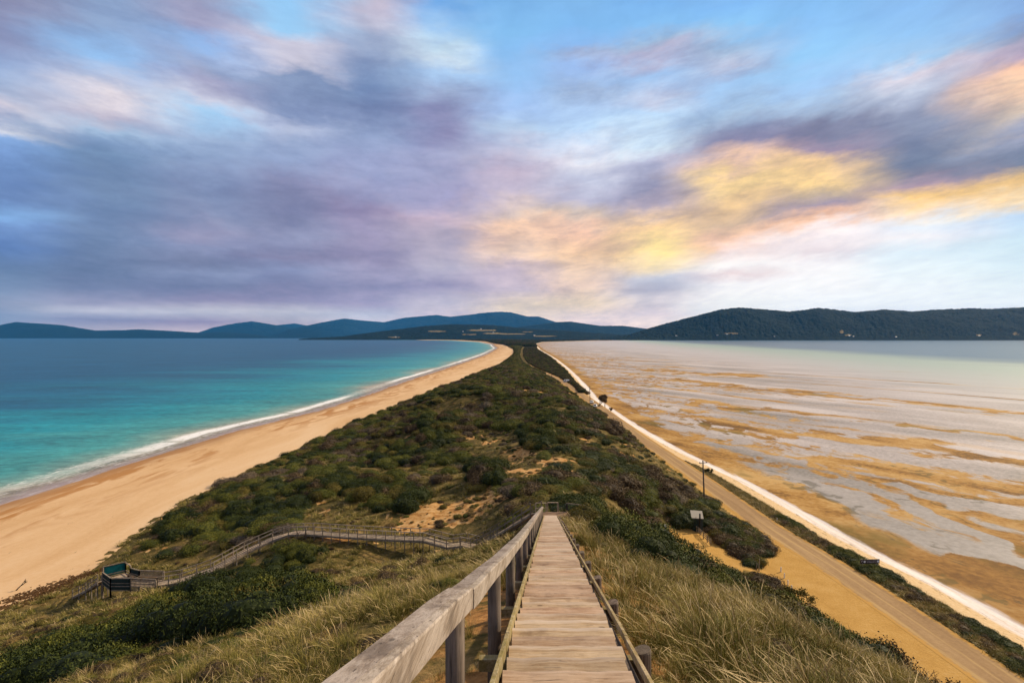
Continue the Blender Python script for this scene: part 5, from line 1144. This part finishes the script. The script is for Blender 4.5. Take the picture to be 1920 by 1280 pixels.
# ------------------------------------------------------------------ cars
M['glass'] = plain('car_glass', (0.012,0.014,0.018), 0.12, 0.6, var=0.0); M['tyre'] = plain('tyre', (0.015,0.015,0.015), 0.85)
M['silver'] = plain('silver_paint', (0.62,0.63,0.66), 0.25, 0.5, metal=0.2, var=0.02); M['wpaint'] = plain('car_white', (0.75,0.75,0.76), 0.3, 0.5, var=0.02); M['lamp'] = plain('lamp_glass', (0.6,0.6,0.62), 0.15, 0.6)
def car(x, y, rz, paint, label, van=False):
    z = gz1(x, y)+0.02; r = empty('parked_van' if van else 'parked_car', (x, y, z), rz); tag(r, label, 'van' if van else 'car', None if van else 'cars parked by the road')
    prof = [(-2.1,0.35),(-2.15,0.75),(-1.95,0.98),(-1.0,1.05),(-0.45,1.55),(1.35,1.58),(1.95,1.05),(2.15,0.95),(2.15,0.35)] if not van else [(-2.4,0.35),(-2.45,0.9),(-2.2,1.1),(-1.7,2.0),(-1.3,2.15),(2.4,2.15),(2.45,0.35)]
    V = []; n = len(prof)
    for sx in (-1, 1):
        for (a, b) in prof: w = 0.88 if b < 1.1 else 0.72; V.append((sx*w, a, b))
    mb = MB(); mb.add(V, [tuple(range(n))[::-1], tuple(range(n, 2*n))]+[(i, (i+1) % n, n+(i+1) % n, n+i) for i in range(n)]); mb.build('body', paint, r, bevel=0.04)
    top = 1.5 if not van else 2.0
    mb = MB()
    if not van:
        mb.add([(-0.70,-0.99,1.09),(0.70,-0.99,1.09),(0.62,-0.52,1.52),(-0.62,-0.52,1.52)], [(0,1,2,3)]); mb.v = [(a, b-0.03, c+0.02) for a, b, c in mb.v]
    else:
        mb.add([(-0.78,-2.22,1.15),(0.78,-2.22,1.15),(0.68,-1.75,1.9),(-0.68,-1.75,1.9)], [(0,1,2,3)])
    mb.build('windscreen', M['glass'], r)
    for s in (-1, 1):
        mb = MB(); a, b = (-0.7, 1.4) if not van else (-1.8, -0.6)
        mb.add([(s*0.885,a-0.1,1.1),(s*0.885,b+.25,1.1),(s*0.765,b,top-0.03),(s*0.765,a+0.35,top-0.03)], [(0,1,2,3)]); mb.build('side_window', M['glass'], r)
        mb = MB(); mb.box((s*0.62,-2.16 if not van else -2.44,0.78), (0.34,0.05,0.16)); mb.build('headlight', M['lamp'], r, bevel=0.015)
        for yk in (-1.35, 1.35):
            w_ = MB(); w_.tube([(s*0.72,yk,0.33),(s*0.92,yk,0.33)], 0.33, 16); wo_ = w_.build('wheel', M['tyre'], r)
            w_ = MB(); w_.tube([(s*0.90,yk,0.33),(s*0.935,yk,0.33)], 0.19, 12); w_.build('rim', M['silver'], wo_)
    mb = MB(); mb.box((0,-2.17 if not van else -2.46,0.5), (1.5,0.06,0.22)); mb.build('grille', M['glass'], r)
cx1, cy1 = g(1116, 763.5, 2.6); car(cx1, cy1, R(-12), M['silver'], 'silver car at the front of the pair parked under the power pole')
cx2, cy2 = g(1110.5, 757, 2.6); car(cx2, cy2+2, R(-12), M['wpaint'], 'white car parked directly behind the silver car')
cx3, cy3 = g(1061.5, 716.5, 2.6); car(cx3, cy3, R(-72), M['wpaint'], 'white van parked against the shrubs where the road bends', True)

# ------------------------------------------------------------------ trees and bare bushes
def branch(mb, p, d, ln, r, depth, rr_, tips):
    q = p+d*ln; mid = p+d*ln*0.5+Vector((rr_.uniform(-1,1), rr_.uniform(-1,1), 0))*ln*0.06
    mb.tube([p, mid, q], [r, r*0.85, r*0.68], 6 if depth > 2 else 4, cap=False); 
    if depth == 0: tips.append(q); return
    for i in range(rr_.choice([2, 3, 3])):
        nd = (d+Vector((rr_.uniform(-1,1), rr_.uniform(-1,1), rr_.uniform(-0.35,0.6)))*0.75).normalized(); branch(mb, q, nd, ln*rr_.uniform(0.6,0.82), r*0.62, depth-1, rr_, tips)
    if depth <= 2: tips.append(q)
def tree(name, loc, h, seed, label, cat, leafm=None, nl=14, ls=0.22, depth=4, tr=0.14, group=None, stems=1, spreadd=0.3):
    rr_ = random.Random(seed); root = empty(name, loc); tag(root, label, cat, group); mb = MB(); tips = []
    for s in range(stems):
        d = Vector((rr_.uniform(-1,1)*spreadd*(1 if stems == 1 else 3), rr_.uniform(-1,1)*spreadd*(1 if stems == 1 else 3), 1)).normalized(); branch(mb, Vector((rr_.uniform(-.1,.1)*stems*h*0.3, rr_.uniform(-.1,.1)*stems*h*0.3, -0.2)), d, h*0.34, tr, depth, rr_, tips)
    mb.build('trunk', M['bark'] if leafm else M['twig'], root, smooth=True)
    if leafm:
        cb = MB()
        for t_ in tips:
            for k in range(nl):
                p = t_+Vector((rr_.gauss(0,1), rr_.gauss(0,1), rr_.gauss(0,0.8)))*h*0.065; a = Vector((rr_.gauss(0,1), rr_.gauss(0,1), rr_.gauss(0,1))).normalized(); b = a.cross(Vector((rr_.gauss(0,1), rr_.gauss(0,1), rr_.gauss(0,1)))).normalized(); s = ls*rr_.uniform(0.6,1.3)
                cb.add([p, p+a*s*0.5-b*s*0.3, p+a*s, p+a*s*0.5+b*s*0.3], [(0,1,2,3)], 0, [0.2+0.7*rr_.random()]*4)
        link(bpy.data.objects.new('crown', cb.mesh('crown', M[leafm], hattr=True)), root)
def at(px, py, z): x, y = g(px, py, z); return (x, y, gz1(x, y))
tx, ty = g(1129, 762, 2.2); tree('shore_tree', (tx-1.6, ty, gz1(tx, ty)), 5.2, 5, 'dark bushy tree growing beside the road near the parked cars', 'tree', 'l_brown', 16, 0.5, 4, 0.2, stems=2, spreadd=0.35)
tx2, ty2 = g(1135, 761, 2.2)
tree('shore_tree', (tx2+0.4, ty2+2, gz1(tx2, ty2+2)), 7.0, 9, 'tallest dark tree on the shore, right of the parked cars', 'tree', 'l_brown', 18, 0.55, 4, 0.2, spreadd=0.2)
tree('shore_bush', at(1145, 770, 2.2), 2.4, 12, 'small dark wind-bent bush on the pale shore below the tree', 'bush', 'l_brown', 14, 0.3, 3, 0.1, stems=2)
tree('shore_bush', at(1331, 886, 2.3), 1.7, 14, 'small dark green bush on the verge beside the nearest power pole', 'bush', 'l_dark', 16, 0.2, 3, 0.07, stems=3)
for i, (px_, Y, h, st, dp, lf, lb) in enumerate([(1668,30,2.3,6,4,'l_brown','brown twiggy bush at the lot edge behind the grass hill'),(1640,31,1.9,5,4,'l_brown','darker twiggy bush left of the brown bush at the lot edge'),(1700,29,1.9,5,3,'l_brown','sparse brown bush reaching over the gravel lot'),
      (1745,29,2.4,1,4,None,'bare leafless small tree standing on the gravel lot edge'),(1790,27.5,2.1,6,4,'l_brown','round twiggy bush at the very bottom edge of the lot'),(1500,68,3.2,2,4,'l_olive','thin olive sapling standing above the shrubs beside the white posts'),(1520,62,2.6,3,3,'l_dark','dark sapling on the shrub slope just below the olive sapling')]):
    x = (px_-960)/1000*Y; z = gz1(x, Y); tree('twiggy_bush', (x, Y, z), h, 30+i, lb, 'bush', lf, 5 if i < 5 else 14, 0.14 if i < 5 else 0.2, dp, 0.07, stems=st, spreadd=0.3)
# the dead grey bush beside the bend of the boardwalk
tree('dead_bush', (P(545, 69, 0)[0], 69.2, gz1(P(545, 69, 0)[0], 69.2)), 2.6, 77, 'grey leafless bush leaning over the bend of the boardwalk', 'bush', None, depth=4, tr=0.06, stems=4)

# driftwood on the beach
dx_, dy_ = g(30, 1118, 3.2); mb = MB(); rr2 = random.Random(3); tp = []; branch(mb, Vector((0,0,0)), Vector((0.4,0.2,0.5)).normalized(), 0.7, 0.09, 2, rr2, tp); o = mb.build('driftwood', M['bark'], None, smooth=True); o.location = (dx_, dy_, gz1(dx_, dy_)); tag(o, 'small dark forked piece of driftwood lying on the open sand', 'driftwood')
wr = random.Random(8); vb = MB()
for i in range(1500):
    bx0, by0, sx0 = [g(8,1150,3.6)+(3,), g(60,1124,3.8)+(2.2,), g(100,1102,4.2)+(2.6,), g(150,1082,4.4)+(2,)][i % 4]; a = wr.gauss(0, 1)*sx0; b_ = wr.gauss(0, 1)*0.8
    x = bx0+a*0.8; y = by0+a*0.55+b_; vb.box((x, y, gz1(x, y)+0.03), (wr.uniform(.1,.35), wr.uniform(.05,.15), 0.06), rz=wr.uniform(0,3))
o = vb.build('seaweed', plain('seaweed_dry', (0.09,0.045,0.015), 0.9, 0.1, var=0.3)); tag(o, 'brown strands of washed up seaweed on sand beside the dune foot', 'seaweed', kind='stuff')

# ------------------------------------------------------------------ houses on the far hills
HL = [(1345,629,6900,'r'),(1363,627,7000,'w'),(1592,630,6850,'w'),(1600,631,6800,'r'),(1680,632,6750,'w'),(1452,631,6800,'r'),(1836,630,6850,'w'),(1268,630,6800,'w'),(902,617,8000,'w'),(925,624,7600,'w'),(868,622,7900,'w'),(742,632,7450,'w'),(1002,629,7500,'w')]
hlab = ['grey-roofed house at the seaward edge of the small pasture on the right hill','white house on the small pasture of the dark right hill','white house below the steep clearing on the right hill','grey-roofed house beside the white one below the steep clearing','bright white house low on the right hill shore','grey-roofed cottage among trees left of the steep clearing','white house at the far end of the right hill shore','white cottage where the right hill begins','white house highest among the distant left pastures','white house among the distant pastures behind the neck','white farmhouse on the left side of the distant pastures','white cottage by the water at the left foot of the wooded hill','white cottage on the low land right of the neck']
deps = bpy.context.evaluated_depsgraph_get()
M['hroof'] = plain('far_roof', (0.25,0.25,0.27), 0.5); hillobs = [o for o in col.objects if o.name.startswith('hills')]
bpy.context.view_layer.update()
for i, (px_, py_, Y, c) in enumerate(HL):
    dr = Vector(((px_-960)/1000, 1, (632-py_)/1000)).normalized(); hit = None
    for ho in hillobs:
        ok, lc, nr, fi = ho.ray_cast(Vector((0,0,CAMZ)), dr)
        if ok and (hit is None or lc.y < hit.y): hit = lc
    if hit is None: continue
    r = empty('house', (hit.x, hit.y, hit.z+1.0), random.uniform(-.5,.5)); tag(r, hlab[i], 'house', 'houses on the far hills')
    w_, d_ = random.uniform(16,24), 12; mb = MB(); mb.box((0,0,1.5), (w_,d_,7)); mb.build('wall', M['white'], r)
    mb = MB(); V = [(-w_/2-1,-d_/2-1,5.02),(w_/2+1,-d_/2-1,5.02),(w_/2+1,d_/2+1,5.02),(-w_/2-1,d_/2+1,5.02),(-w_/2-1,0,9),(w_/2+1,0,9)]; mb.add(V, [(0,1,5,4),(2,3,4,5),(0,4,3),(1,2,5),(3,2,1,0)]); mb.build('roof', M['white'] if c == 'w' else M['hroof'], r)

# ------------------------------------------------------------------ haze
HZ = 1.9e-5
mb = MB(); mb.box((-4000, 15000, 700), (60000, 34000, 1450)); 
hm = bpy.data.materials.new('haze_air'); hm.use_nodes = True; hm.node_tree.nodes.clear(); ht = NT(hm.node_tree)
pvn = ht.n('ShaderNodeVolumePrincipled', {'Density': HZ, 'Color': (0.06, 0.40, 1.0, 1), 'Anisotropy': 0.0})
ht.n('ShaderNodeOutputMaterial', {'Volume': pvn.outputs[0]})
hz_o = mb.build('haze', hm); tag(hz_o, kind='stuff')
print('shrubs', len(S), 'grass pts', n)
